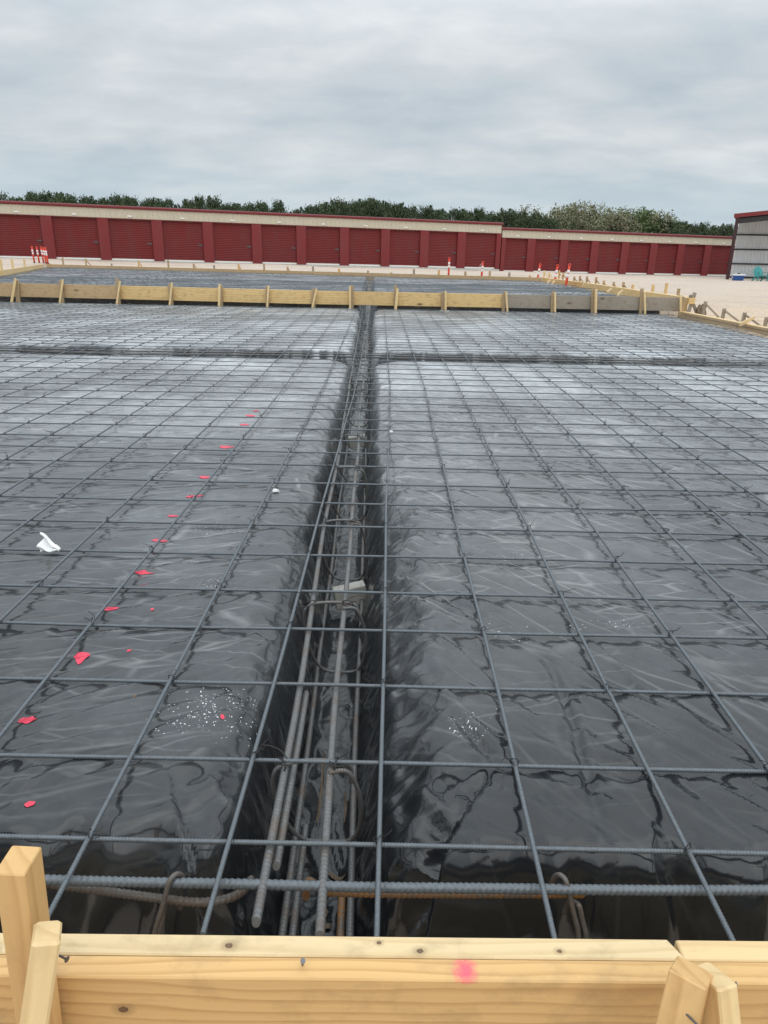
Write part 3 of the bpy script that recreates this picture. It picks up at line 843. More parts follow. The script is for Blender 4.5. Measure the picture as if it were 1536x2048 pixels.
def stirrup_path(yc, lean=.06, z1=-.012, z0=-.325, xa=-.112, xb=.05, sd=0):
    g = np.random.default_rng(500+sd)
    c = trench_x(yc)
    j_ = lambda s: g.uniform(-s, s)
    a = [(c+xb-.035, yc-.022, z1+.004), (c+xb+.004, yc-.008, z1+.003), (c+xb+.022, yc, z1-.03), (c+xb+.040+j_(.006), yc+lean*.5, z0*.5),
         (c+xb+.026, yc+lean, z0), (c+.0, yc+lean+j_(.01), z0-.012), (c+xa+.03, yc+lean, z0), (c+xa-.012, yc+lean*.5, z0*.5), (c+xa-.010, yc+.004, z1-.03),
         (c+xa+.012, yc+.003, z1+.006), (c-.03, yc+.010+j_(.006), z1+.012), (c+xb-.01, yc+.012, z1+.008), (c+xb+.016, yc+.022, z1-.012), (c+xb+.012, yc+.035, z1-.07)]
    return smooth_path(a, 2)
ys_st = [.285, 1.10, 1.90, 2.75, 3.50, 4.35, 5.15, 5.95, 6.7, 8.1, 8.9, 9.8, 10.7, 11.7, 12.8, 13.9]
for k, yc in enumerate(ys_st):
    pts = stirrup_path(yc, .10 if k < 3 else .06, sd=k)
    if k < 4: V, F = ribbed_vf(pts, .0052, .0066, 7, .15, .3)
    else: V, F = tube_vf(pts, .0052, 5)
    o = obj('stirrup', V, F, M['rebar_dark'], origin=(trench_x(yc), yc, -.02), smooth=True)
    tag(o, f'bent steel stirrup hoop around the trench cage bars, {ordinal(k+1)} from the near board', 'stirrup', 'stirrups of the central trench cage')
    for (dx, dz) in ((-.095, -.012), (.03, -.010)):
        if k > 6: continue
        t = bpy.data.objects.new('tie_wire', TIES[k % 6]); COL.objects.link(t); t.parent = o
        t.location = (dx, .0, dz+.02); t.rotation_euler = (0, 0, k*1.3+dx*20); t.scale = (1.9, 1.9, 1.6)

# cross trench bars
for (yy_, z, lab) in ((7.36, -.02, 'upper front'), (7.58, -.02, 'upper rear'), (7.38, -.33, 'lower front'), (7.57, -.33, 'lower rear')):
    heavy('rebar', np.array([(x, yy_+.02*nz(x*.4, yy_), z+.012*nz(x*.5, z*9+yy_)) for x in np.arange(-13, 6.1, .4)]), R5, M['rebar_dark'],
          f'heavy {lab} bar running along the dark cross trench', group='heavy bars of the cross trench', ribs=False)
for k, x in enumerate(np.arange(-9.6, 6, 1.2)):
    c = x
    a = np.array([(c, 7.34, -.01), (c, 7.33, -.2), (c+.02, 7.35, -.34), (c+.02, 7.47, -.35), (c+.02, 7.6, -.34), (c, 7.61, -.2), (c, 7.6, -.01), (c, 7.47, -.005), (c, 7.34, -.01)])
    V, F = tube_vf(smooth_path(a, 2), .0055, 5)
    n = int(round((x+9.6)/1.2))+1
    tag(obj('stirrup', V, F, M['rebar_dark'], origin=(c, 7.47, -.02), smooth=True), f'small stirrup hoop in the cross trench, {ordinal(n)} from its left end', 'stirrup', 'stirrups of the cross trench')

# perimeter beam bars beside the near board
heavy('rebar', np.array([(x, -.041+.02*max(0, x-.1), -.020+.002*nz(x*3, 1)) for x in np.arange(-1.25, 1.3, .1)]), .0092, M['rebar'],
      'thick ribbed bar running crosswise just behind the near board', group='bars beside the near board', pitch=.0118, n=12)
lb = smooth_path([(-1.2, .03, -.055), (-.80, .0, -.056), (-.50, -.032, -.060), (-.36, -.048, -.063), (-.315, -.046, -.060), (-.285, -.030, -.066), (-.268, -.004, -.075), (-.262, .03, -.085)], 3)
heavy('rebar', lb, .0082, M['rebar_rust'], 'hooked rusty bar under the thick bar on the left, curled back at its end', group='bars beside the near board', pitch=.0105)
rb = smooth_path([(-.155, .06, -.16), (-.148, .035, -.09), (-.135, .008, -.062), (-.110, -.022, -.056), (-.06, -.024, -.055), (.10, -.022, -.055), (.402, -.014, -.054)], 3)
heavy('rebar', rb, .0075, M['rebar_orange'], 'hooked orange rusty bar under the thick bar right of the trench', group='bars beside the near board', pitch=.0105)
heavy('rebar', np.array([(x, -.192+.020*(x-.1), .004) for x in np.arange(.02, 1.3, .1)]), .0088, M['rebar'],
      'thick ribbed bar half hidden behind the top edge of the near board at right', group='bars beside the near board', pitch=.0118, n=12)
heavy('rebar', np.array([(x, -.13+.05*(x+.4), -.36) for x in np.arange(-1.2, 1.3, .2)]), .0088, M['rebar_rust'],
      'thick bar deep at the bottom of the beam behind the near board', group='bars beside the near board', pitch=.0118)
def hoop(u0, v0, u1, v1, z0, z1, dy, sgn, label, extra=0.0):
    a = PZ(u0, v0, z0); b = PZ(u1, v1, z1)
    pts = smooth_path([a+np.array([sgn*.016, .02, -.045]), a+np.array([sgn*.013, .016, -.016]), a+np.array([sgn*.007, .008, -.002]), a, a*.85+b*.15+np.array([0, -.003, .012]), a*.45+b*.55, b, b+np.array([0, -.02, -.10])], 3)
    V, F = tube_vf(pts, .0052, 8)
    return tag(obj('stirrup', V, F, M['rebar_rust'], origin=a, smooth=True), label, 'stirrup', 'rusty stirrups beside the near board')
hoop(346, 1752, 306, 1872, -.004, -.10, 0, 1, 'rusty bent stirrup hooked over the thick bar on the left')
hoop(336, 1800, 316, 1872, -.10, -.15, 0, 1, 'lower rusty stirrup leg behind the one hooked over the thick bar on the left')
hoop(1127, 1754, 1160, 1872, -.004, -.10, 0, -1, 'rusty stirrup leaning over the thick bar on the right')
hoop(1154, 1808, 1174, 1872, -.05, -.10, 0, -1, 'short pale rusty stirrup end beside the leaning right stirrup')

# ------------------------------------------------------------------ near form boards and stakes
fa = math.atan(.0144)
def fp(x, d, z):     # point along the near form: d metres from its inner face, towards the camera
    return np.array([x+d*math.sin(fa), -.203+.0144*x-d*math.cos(fa), z])
fside = (0, 0, 1)
xj = .492
tag(wood('form_board', fp(-1.5, .019, -.085), fp(xj-.001, .019, -.085), .27, .038, fside, M['pine_top'], skew=.5), 'inner near form board with knotty pale top edge, left of the mitred joint', 'form board', 'near form boards')
tag(wood('form_board', fp(xj+.004, .0185, -.0865), fp(1.4, .0185, -.0865), .27, .038, fside, M['pine_pale']), 'short palest inner near form board to the right of the mitred joint', 'form board', 'near form boards')
tag(wood('form_board', fp(-1.55, .0585, -.0925), fp(1.45, .0585, -.0925), .285, .038, fside, M['pine_pink']), 'long outer near form board with a pink spray mark and wavy grain', 'form board', 'near form boards')
def nail(p, d, parent, L=.012):
    p = np.array(p, float); d = np.array(d, float); d /= np.linalg.norm(d)
    m = MB().tube([p-d*.01, p+d*L], .0017, 8).tube([p+d*L, p+d*(L+.0018)], .0042, 10)
    return m.build('nail', M['nail'], parent, origin=None, smooth=False)
def nail_thing(p, d, label, L=.012):
    o = nail(p, d, None, L); return tag(o, label, 'nail')
pn = PZ(605, 1930, .05)
nail_thing(pn, (.1, -.35, 1), 'bent steel nail standing in the outer near board', .016)

# left stake: square post plus a leaning brace
st = empty('form_stake', fp(-.515, .12, -.6))
tag(st, 'tall square stake with leaning brace on the left of the near board', 'stake', 'stakes of the near board')
wood('post', PY(62, 2105, -.332)+np.array([0, 0, -.4]), PY(36, 1719, -.322), .042, .052, (1, 0, 0), M['pine'], st, bevel=.002)
ub = wood('brace', PY(45, 2200, -.44), PY(95, 1862, -.372), .036, .050, (.85, .35, 0), M['pine_pale'], st, bevel=.004)
nail(PY(112, 1908, -.36), (1, -.35, -.1), st, .018)
st2 = empty('form_stake', fp(.5, .14, -.6))
tag(st2, 'dark sided short stake with angled end grain and pale brace, right of the near board', 'stake', 'stakes of the near board')
wood('post', PY(1320, 2200, -.41), PY(1383, 1943, -.345), .050, .060, (.80, -.6, 0), M['pine'], st2, bevel=.002)
wood('brace', PY(1452, 2200, -.40), PY(1426, 1950, -.338), .034, .060, (.95, .3, 0), M['pine_pale'], st2, bevel=.003)
nail(PY(1450, 1966, -.335), (1, -.2, .05), st2, .014)
nail(PY(1383, 2038, -.395), (.35, -.9, .25), st2, .02)

# ------------------------------------------------------------------ step form board across the slab
segs = ((-9.9, -6.02, 'pine_tan', 'older tan step form board at far left'), (-6.01, -1.72, 'pine_yel', 'knotty yellow step form board left of the trench'),
        (-1.71, 2.43, 'pine_yel', 'yellow step form board spanning the central trench'), (2.44, 6.30, 'wood_grey', 'grey weathered step form board on the right'))
for k, (xa, xb, mt, lab) in enumerate(segs):
    za = .195+.045*sstep(-1.5, -9, np.array(xa))-0*xa; zb = .195+.045*sstep(-1.5, -9, np.array(xb))
    o = wood('form_board', (xa, MIDY+.019, float(za)), (xb, MIDY+.019, float(zb)), .284, .038, (0, 0, 1), M[mt])
    tag(o, lab, 'form board', 'step form boards across the slab')
MS = [((23,603),(31,557),(36,601),(33,560)), ((119,605),(126,559),(125,602),(121,560)), ((233,606),(240,562),(238,604),(234,557)), ((339,611),(344,565),(343,609),(340,567)),
      ((438,615),(439,568),(443,613),(442,570)), ((534,618),(537,571),(535,615),(534,573)), ((624,618),(633,577),(627,615),(627,578)), ((700,618),(700,572),(704,615),(704,571)),
      ((791,622),(795,577),(791,618),(791,570)), ((891,625),(891,582),(886,623),(887,584)), ((1015,628),(1012,583),(1006,626),(1009,583)), ((1110,628),(1110,585),(1104,628),(1106,583)),
      ((1191,627),(1192,578),(1186,627),(1187,578)), ((1290,630),(1289,583),(1281,629),(1284,577)), ((1361,632),(1361,590),(1366,626),(1365,593))]
for k, (lf, lt, uf, ut) in enumerate(MS):
    a = PY(*lf, MIDY-.16); b = PY(*lt, MIDY-.105); c = PY(*uf, MIDY-.045); d = PY(*ut, MIDY-.045)
    e = empty('form_stake', (a[0], MIDY-.1, -.04))
    tag(e, f'wooden stake and thin brace on the step form board, {ordinal(k+1)} from the left', 'stake', 'stakes of the step form board')
    c[2] = min(c[2], -.03)-.05; a[2] = min(a[2], -.02)
    wood('upright', c, d, .066 if k % 3 else .085, .038, (1, 0, 0), M['stake_brown'], e)
    wood('brace', a, b, .036 if k % 4 else .05, .036, (1, .2, 0), M['pine_pale'], e)
    if k in (2, 3, 7, 9, 11):
        m = MB()
        g = np.random.default_rng(40+k)
        for _ in range(5):
            ang = g.uniform(0, 6.28); rr = g.uniform(.02, .14)
            x, y_ = a[0]+rr*math.cos(ang)*1.4, a[1]+rr*math.sin(ang)*.5-.03
            z = float(plastic_z(np.array([x]), np.array([y_]))[0])
            s_ = g.uniform(.03, .07); th = np.arange(9)*2*math.pi/9
            rad = s_*(1+.3*np.sin(th*2+ang))
            V = [(x, y_, z+.014)]+[(x+r_*1.3*math.cos(t_), y_+r_*.7*math.sin(t_), z+.001) for r_, t_ in zip(rad, th)]
            m.add(V, np.array([(0, 1+q_, 1+(q_+1) % 9) for q_ in range(9)]))
        m.build('spilled_mortar', M['concrete'], e)

# ------------------------------------------------------------------ right, far and left forms
def form_line(pts, zt, hgt, mat, label, group, cap=None):
    e = empty('edge_form', (*pts[0], 0.0))
    tag(e, label, 'form board', group)
    for a, b in zip(pts[:-1], pts[1:]):
        a = np.array((a[0], a[1], 0.)); b = np.array((b[0], b[1], 0.))
        wood('board', a+np.array((0, 0, zt-hgt/2)), b+np.array((0, 0, zt-hgt/2)), hgt, .038, (0, 0, 1), mat, e)
        if cap: 
            d = (b-a)/np.linalg.norm(b-a); nrm = np.array((d[1], -d[0], 0))
            wood('top_rail', a+nrm*.075+np.array((0, 0, zt+.001-.019)), b+nrm*.075+np.array((0, 0, zt+.001-.019)), .089, .038, tuple(nrm), cap, e)
    return e
GE = 'edge forms round the slab'
form_line([(6.42, 8.0), (6.36, 11.2)], .045, .28, M['pine_yel'], 'yellow edge form nearest on the right, with a flat top rail', GE, M['pine_pale'])
form_line([(6.34, 11.25), (6.28, 15.25)], .055, .28, M['pine_tan'], 'tan edge form on the right running up to the step board', GE, M['pine_pale'])
form_line([(6.48, 15.4), (6.44, 19.3)], .335, .30, M['pine_yel'], 'yellow edge form on the right just past the step board', GE, M['pine_pale'])
form_line([(6.46, 19.35), (6.36, 24.0)], .34, .30, M['pine_yel'], 'yellow edge form on the far right, middle length with rusty stain', GE, M['pine_pale'])
form_line([(6.32, 24.05), (5.92, 28.75)], .35, .30, M['pine'], 'yellow edge form on the far right ending at the far corner', GE, M['pine_pale'])
lcx, lcy = -17.3, 36.46
fpts = [(5.9, 28.8), (-.2, 30.81), (-6.3, 32.83), (-12.4, 34.84), (lcx, lcy)]
names = ['right end', 'right of centre', 'left of centre', 'left end']
for k in range(4):
    form_line([fpts[k], (fpts[k+1][0]+.02, fpts[k+1][1])], .35, .30, M['pine_tan'], f'thin brown far form board across the back, {names[k]}', GE)
form_line([(lcx-.03, lcy-.02), (left_x(22.0), 22.0)], .35, .30, M['pine_pale'], 'pale left form board of the far slab beside the delineators', GE)

def stake_at(base, top, mat, label, group, kick=None, wd=.04):
    e = empty('form_stake', base); tag(e, label, 'stake', group)
    wood('upright', base, top, wd*1.6, wd, (1, .4, 0), mat, e)
    if kick is not None: wood('brace', kick[0], kick[1], .045, .03, (0, 1, 0), mat, e)
    return e
RS = [(1089,541,'pine_pale'),(1099,544,'pine_pale'),(1119,541,'pine'),(1127,545,'pine_tan'),(1149,553,'stake_brown'),(1160.5,552,'stake_brown'),(1174.6,552.7,'stake_brown'),(1193,554,'pine_tan'),
      (1208,561,'pine_tan'),(1228,564,'stake_brown'),(1247.5,564,'stake_brown'),(1266,569,'pine_yel'),(1307,569,'pine_yel'),(1334,566,'pine_yel'),(1358,577,'stake_brown'),
      (1411.5,602.6,'wood_grey'),(1449,617,'wood_grey'),(1490,625,'wood_grey'),(1534,634,'wood_grey')]
for k, (u, v, mt) in enumerate(RS):
    xx = 6.62
    p = PXP(u, v, xx)
    gz = float(ground_z(np.array([p[0]]), np.array([p[1]]))[0])
    base = np.array([p[0], p[1]+.03, gz-.1])
    kick = None
    if k < 11 or k > 14: kick = (np.array([p[0]+.32, p[1]-.05, gz]), np.array([p[0]+.02, p[1]-.01, gz+(p[2]-gz)*.80]))
    stake_at(base, p, M[mt], f'wooden stake outside the right edge form, {ordinal(len(RS)-k)} from the near end', 'stakes of the right edge form', kick)
FS = [(125,515),(171,517),(223,527),(277,521),(336,520),(387,527),(428,530),(477,528),(528,527),(575,533),(626,533),(678,537),(736,541),(782,545),(828,538),(878,540),(931,543),(980,542),(1019,545),(1060,551)]
for k, (u, v) in enumerate(FS):
    # meet the vertical plane 0.12 m behind the far form
    d = ray(u, v); den = d[1]+.33*d[0]
    tt = (28.8+.33*5.9+.14-(CAM[1]+.33*CAM[0]))/den
    p = CAM+d*tt
    gz = float(ground_z(np.array([p[0]]), np.array([p[1]]))[0])
    mt = ('stake_brown', 'pine_tan', 'wood_grey', 'pine')[k % 4]
    kick = (np.array([p[0]+.1, p[1]+.35, gz]), np.array([p[0]+.03, p[1]+.04, gz+.25])) if k % 2 else None
    stake_at(np.array([p[0], p[1], gz-.1]), p, M[mt], f'small stake behind the far form board, {ordinal(k+1)} from the left', 'stakes of the far form', kick, .05)
for k, (u, v, ub_, vb_) in enumerate(((1,518,2,537),(23,518,26,536),(48,518,49,534))):
    yv = 24.9+k*3.0
    p = PY(u, v, yv); q_ = PY(ub_, vb_, yv)
    stake_at(q_-np.array([0, 0, .3]), p, M['pine_pale'], f'pale stake on the left form of the far slab, {ORD[k+1]} from the left frame edge', 'stakes of the left form', None, .05)
# loose laths lying across the right forms
for k, (a, b, lab) in enumerate((((1480,649),(1512,633),'pale lath lying across the nearest right edge form'), ((1214,585),(1232,571),'pale lath lying across the far right form, nearer the middle'),
        ((1235,590),(1252,577),'pale lath lying across the far right form, closest to the step board'), ((1095,565),(1105,556),'short pale lath at the far right corner, leftmost'),
        ((1105,567),(1117,555),'short pale lath at the far right corner, just right of another'))):
    z = .06 if k == 0 else .37
    pa = PZ(*a, z+.02); pb = PZ(*b, z+.06)
    L = pb-pa; L = L/np.linalg.norm(L)*min(np.linalg.norm(L), 1.5)
    tag(wood('wooden_lath', pa, pa+L, .06, .022, (0, 0, 1), M['pine_pale']), lab, 'lath', 'laths on the right edge forms')
# corner post with block
e = empty('corner_stake', PZ(1385, 632, -.03)); tag(e, 'splayed grey corner stakes with a tan cleat at the right end of the step board', 'stake')
yk = MIDY-.02
wood('upright', PY(1375, 630, yk), PY(1390, 585, yk), .07, .04, (1, 0, 0), M['wood_grey'], e)
wood('upright', PY(1394, 628, yk+.05), PY(1380, 590, yk+.05), .06, .04, (1, 0, 0), M['wood_grey'], e)
wood('cleat', PY(1377, 602, yk-.05), PY(1390, 602, yk-.05), .13, .03, (0, 0, 1), M['pine_yel'], e)

def rock(name, c, r, mat, label, seed, cat='rock'):
    g = np.random.default_rng(seed)
    V = []; F = []
    nu, nv = 10, 7
    for a in range(nv):
        th = math.pi*a/(nv-1)
        for b in range(nu):
            ph = 2*math.pi*b/nu
            k_ = 1+g.uniform(-.22, .22)
            V.append((c[0]+r[0]*math.sin(th)*math.cos(ph)*k_, c[1]+r[1]*math.sin(th)*math.sin(ph)*k_, c[2]+r[2]*math.cos(th)*k_))
    for a in range(nv-1):
        for b in range(nu): F.append((a*nu+b, a*nu+nu+b, a*nu+nu+(b+1) % nu, a*nu+(b+1) % nu))
    return tag(obj(name, V, np.array(F), mat), label, cat)
p = PXP(1402, 623, 6.75); rock('rock', (p[0], p[1], .04), (.10, .14, .16), M['stone'], 'brown lump of rock beside the corner stakes', 5)

# ------------------------------------------------------------------ small things on the sheet
# white scrap: a limp piece of film gathered to a twisted tail
p = PZ(103, 1105, -.01); g = np.random.default_rng(3)
nu, nv = 22, 18; V = []
for a in range(nv):
    for b in range(nu):
        s_ = b/(nu-1); t_ = a/(nv-1)-.5
        wdt = .062*(1-s_)**1.1+.010+.006*math.sin(s_*5)
        x = -.05+.115*s_+.012*t_*(1-s_)+.01*math.sin(t_*9)*(1-s_); y_ = .02-.03*s_+t_*wdt*.9+.012*math.sin(t_*11+s_*4)
        z = .010+.040*(1-s_)+t_*wdt*1.35*(1-.2*s_)+.006*math.sin(s_*9)+.012*abs(math.sin(t_*17+1.3))*s_
        V.append((p[0]+x*.72, p[1]+y_*.72-.02, z*.72))
ii = (np.arange(nv-1)[:, None]*nu+np.arange(nu-1)[None]).ravel()
tag(obj('plastic_scrap', V, np.stack([ii, ii+1, ii+nu+1, ii+nu], 1), M['paper'], smooth=True), 'white crumpled scrap of film lying on the rebar at left', 'litter')
p = PZ(551, 984, -.01); rock('pebble', (p[0], p[1], -.004), (.019, .014, .010), M['paper'], 'tiny white chip on the sheet left of the trench', 8, 'debris')
p = PZ(270, 1397, -.015); rock('pebble', (p[0], p[1], -.010), (.005, .005, .005), M['stone'], 'tiny grey pebble on the sheet at left', 9, 'debris')
p = PZ(781, 865, -.01); rock('pebble', (p[0], p[1], -.006), (.02, .012, .01), M['paper'], 'tiny white crumb at the right edge of the trench', 10, 'debris')
def brick(u, v, z, yaw, label, size):
    p = PZ(u, v, z)
    m = MB(); L, W_, H_ = size
    nx = 8; g = np.random.default_rng(int(u))
    o = MB().box((-L/2, -W_/2, -H_), (L/2, W_/2, 0)).build('concrete_brick', M['brick'], origin=(0, 0, 0))
    o.location = Vector(p); o.rotation_euler = (R(3), R(-9), yaw)
    bv = o.modifiers.new('edges', 'BEVEL'); bv.width = .006; bv.segments = 2
    tag(o, label, 'brick')
brick(697, 1172, -.27, R(14), 'pale concrete brick propping the trench cage in the foreground', (.145, .055, .095))
brick(713, 871, -.27, R(8), 'pale concrete brick deeper in the trench, farther off', (.14, .06, .095))
# torn spots that show dry soil
def tear(pts, wd, seed):
    pts = smooth_path(np.array(pts), 2); g = np.random.default_rng(seed)
    V = []; n = len(pts)
    for i_, q_ in enumerate(pts):
        d = pts[min(i_+1, n-1)]-pts[max(i_-1, 0)]; d /= np.linalg.norm(d)
        nn = np.array((-d[1], d[0], 0)); ww = wd*math.sin(math.pi*(i_+.3)/(n-.4))*(1+g.uniform(-.4, .4))+.001
        for s_ in (-1, -.3, .4, 1):
            q2 = q_+nn*s_*ww
            V.append((q2[0], q2[1], float(plastic_z(np.array([q2[0]]), np.array([q2[1]]))[0])+.006+g.uniform(0, .005)*(abs(s_) < .5)))
    F = [(i_*4+k_, i_*4+k_+1, i_*4+k_+5, i_*4+k_+4) for i_ in range(n-1) for k_ in range(3)]
    obj('torn_slit', V, np.array(F), M['soil'], sheet)
for k, (a, b, c, wd) in enumerate((((648,1500),(642,1590),(634,1650),.006), ((690,1580),(692,1620),(688,1650),.005), ((655,1740),(672,1754),(692,1762),.008), ((640,1845),(655,1830),(640,1815),.010), ((636,1866),(655,1858),(664,1852),.010), ((608,1560),(606,1575),(609,1590),.006))):
    q3 = [PZ(*t_, -.40) for t_ in (a, b, c)]
    tear(q3, wd*.55, 60+k)

# ------------------------------------------------------------------ delineator posts
def delineator():
    e = empty('delineator_post', (0, 0, 0))
    MB().tube([(0,0,.04),(0,0,.78),(0,0,.86),(0,0,.90)], [.042,.040,.036,.026], 14).build('post', M['orange'], e, local=True, smooth=True)
    for z0, z1 in ((.52, .64), (.665, .785)):
        MB().tube([(0,0,z0),(0,0,z1)], .0435, 14).build('reflective_band', M['reflect'], e, local=True, smooth=True)
    th = np.linspace(0, 2*math.pi, 15)
    MB().tube(np.stack([.040*np.sin(th), 0*th, .945-.045*np.cos(th)], 1), .013, 7, False).build('handle', M['orange'], e, local=True, smooth=True)
    MB().tube([(0,0,0),(0,0,.03),(0,0,.05)], [.17,.165,.07], 12).build('base', M['rubber'], e, local=True)
    return e
proto = delineator()
DL = [((63,492),38.3,-.035,'leftmost of the cluster of five'), ((72.5,493),38.2,-.05,'second of the cluster of five'), ((81,493),38.5,-.06,'middle of the cluster of five'),
      ((85.5,494),38.0,-.07,'fourth of the cluster of five'), ((90,494.5),37.8,-.05,'rightmost of the cluster of five'), ((899,515),31.3,.01,'standing alone before the storage doors'),
      ((966,523),30.2,.03,'loose string on its head, near the building step'), ((1081,527),29.6,.10,'at the far right slab corner'), ((1116,529),27.2,.10,'half hidden among the right corner stakes'),
      ((1140,527.5),24.6,.09,'nearest of the right hand three')]
for k, (tp, yv, lean, lab) in enumerate(DL):
    o = proto if k == 0 else copy_tree(proto)
    p = PY(*tp, yv)
    hgt = .99
    gz = float(ground_z(np.array([p[0]]), np.array([p[1]]))[0])
    sc = max(.85, min(1.25, (p[2]-gz)/hgt)) if k not in (8, 9) else 1.0
    if k >= 7: sc = .95
    o.location = Vector((p[0]-lean*hgt, p[1], p[2]-hgt*sc)); o.rotation_euler = (0, lean, 0); o.scale = (1, 1, sc)
    tag(o, f'orange delineator post with white bands, {lab}', 'delineator', 'orange delineator posts')
    if k == 6:
        q0 = np.array([0, 0, .93])
        MB().tube(smooth_path([q0, q0+(-.04, 0, -.05), q0+(-.10, 0, -.10), q0+(-.12, 0, -.35)]), .006, 5).build('string', M['reflect'], o, local=True)

# ------------------------------------------------------------------ storage buildings
KS = .93
W0 = CAM+KS*(np.array([-22.05, 48.38, .429])-CAM)
WD = np.array([1.0, .335])
def wall_hit(u, v):
    d = ray(u, v)[:2]
    # CAM + t d = W0 + s WD
    A = np.array([[d[0], -WD[0]], [d[1], -WD[1]]]); rhs = W0[:2]-CAM[:2]
    t, s = np.linalg.solve(A, rhs)
    return s*np.linalg.norm(WD), CAM[2]+ray(u, v)[2]*t
ANG = math.atan2(WD[1], WD[0])
P1 = [96,208,315,416,513,602,688.5,770.7,849,923.7]
P2 = [1064,1130,1192,1253,1310.7,1366,1420]
def line_y(u, a, b): return a[1]+(b[1]-a[1])*(u-a[0])/(b[0]-a[0])
def build_storage(u_left, u_right, pil_px, top, bot, label, ext_left=0.0, ext_right=0.0, name='storage_building', endpil=(True, True)):
    s0, _ = wall_hit(u_left, 500); s1, _ = wall_hit(u_right, 500)
    zt0 = wall_hit(u_left, line_y(u_left, *top))[1]; zt1 = wall_hit(u_right, line_y(u_right, *top))[1]
    zb0 = wall_hit(u_left, line_y(u_left, *bot))[1]; zb1 = wall_hit(u_right, line_y(u_right, *bot))[1]
    L = s1-s0; slope = (zb1-zb0)/L
    H = ((zt0-zb0)+(zt1-zb1))/2
    org = np.array([W0[0]+math.cos(ANG)*s0, W0[1]+math.sin(ANG)*s0, zb0])
    e = empty(name, org, ANG); tag(e, label, 'storage building')
    print('storage', L, H, slope, org)
    sh = lambda V: np.column_stack([V[:, 0], V[:, 1], V[:, 2]+slope*V[:, 0]])
    def put(nm, m, mat, parent=None, smooth=False):
        V, F = m.data()
        return obj(nm, sh(np.array(V, float)), F, mat, parent or e, local=True, smooth=smooth)
    xa, xb = -ext_left, L+ext_right
    pc = [wall_hit(u, 470)[0]-s0 for u in pil_px]
    sp = pc[1]-pc[0]
    while pc[0]-sp > xa: pc.insert(0, pc[0]-sp)
    while pc[-1]+sp < xb: pc.append(pc[-1]+sp)
    PW = .62
    hdoor = H*.775
    # back wall shell and roof
    put('wall', MB().box((xa, .30, -.5), (xb, 9.0, H-.15)), M['beige'])
    # ribbed beige fascia: vertical ribs
    V = []; x = xa; k_ = 0
    xs_, ys_ = [], []
    while x < xb-.31:
        for dx, dy in ((0, 0), (.02, -.028), (.055, -.028), (.075, 0), (.19, 0), (.20, -.008), (.215, -.008), (.225, 0)):
            xs_.append(x+dx); ys_.append(-.04+dy)
        x += .3048
    xs_.append(xb); ys_.append(-.04)
    xs_ = np.array(xs_); ys_ = np.array(ys_); n = len(xs_)
    zlo, zhi = hdoor, H-.16
    V = np.concatenate([np.column_stack([xs_, ys_, np.full(n, zlo)]), np.column_stack([xs_, ys_, np.full(n, zhi)])])
    F = np.array([(k_, k_+1, n+k_+1, n+k_) for k_ in range(n-1)])
    fas = MB().add(V, F).box((xa, -.02, zlo+.005), (xb, .295, zhi-.005))
    put('fascia', fas, M['beige'])
    put('trim', MB().box((xa, -.075, hdoor-.045), (xb, .02, hdoor-.003)), M['red_roof'])
    # gutter (rolled edge) and roof sheet
    prof = [(.02, H-.17), (-.10, H-.175), (-.155, H-.13), (-.165, H-.06), (-.14, H-.01), (-.10, H), (.02, H+.01), (9.1, H+.24), (9.1, H+.20), (.03, H-.03)]
    m = MB(); pr = np.array(prof); n = len(pr)
    xr = np.linspace(xa-.08, xb+.06, 2)
    V = np.concatenate([np.column_stack([np.full(n, x_), pr[:, 0], pr[:, 1]]) for x_ in xr])
    F = [np.array([(k_, (k_+1) % n, n+(k_+1) % n, n+k_) for k_ in range(n)]), np.arange(n)[::-1][None], (n+np.arange(n))[None]]
    m.add(V, F)
    put('roof', m, M['red_roof'])
    # footing strip
    put('footing', MB().box((xa, -.10, -.6), (xb, .29, -.012)), M['concrete'])
    # pilasters: flat covers with a slight diagonal fold
    bounds = []
    edges = [(c-PW/2, c+PW/2) for c in pc]
    if endpil[0]: edges.insert(0, (xa, xa+.30))
    if endpil[1]: edges.append((xb-.34, xb))
    edges = [q_ for q_ in edges if q_[0] >= xa-.01 and q_[1] <= xb+.01]
    for (a, b) in edges:
        m = MB()
        zt = hdoor-.045
        V = [(a, -.055, -.02), (b, -.055, -.02), (b, -.085, zt), (a, -.055, zt), (a, .28, -.02), (b, .28, -.02), (b, .28, zt), (a, .28, zt)]
        m.add(V, [np.array([(0, 1, 2), (0, 2, 3)]), np.array([(1, 5, 6, 2), (4, 0, 3, 7), (3, 2, 6, 7)])])
        put('pilaster', m, M['red_trim'])
    # roll-up doors
    num = 0
    for (a0, b0), (a1, b1) in zip(edges[:-1], edges[1:]):
        da, db = b0, a1
        if db-da < 1.2: continue
        m = MB(); zz = []; yy_ = []
        z = .10; pitch = .105
        ztop = hdoor-.05
        while z < ztop-.02:
            for dz, dy in ((0, .0), (.018, -.022), (.05, -.026), (.075, -.020), (.088, .0)):
                if z+dz < ztop: zz.append(z+dz); yy_.append(.10+dy)
            z += pitch
        zz = np.array(zz); yy_ = np.array(yy_); n = len(zz)
        V = np.concatenate([np.column_stack([np.full(n, da-.01), yy_, zz]), np.column_stack([np.full(n, db+.01), yy_, zz])])
        F = np.array([(k_, n+k_, n+k_+1, k_+1) for k_ in range(n-1)])
        m.add(V, F)
        dr = put('roll_up_door', m, M['red_door'])
        put('bottom_bar', MB().box((da, .045, .0), (db, .12, .098)), M['plate'], dr)
        hz = 1.02
        lt = MB().box((db-.34, .045, hz-.03), (db-.12, .078, hz+.03)).box((db-.17, .02, hz-.06), (db-.10, .06, hz+.04))
        put('latch', lt, M['nail'], dr)
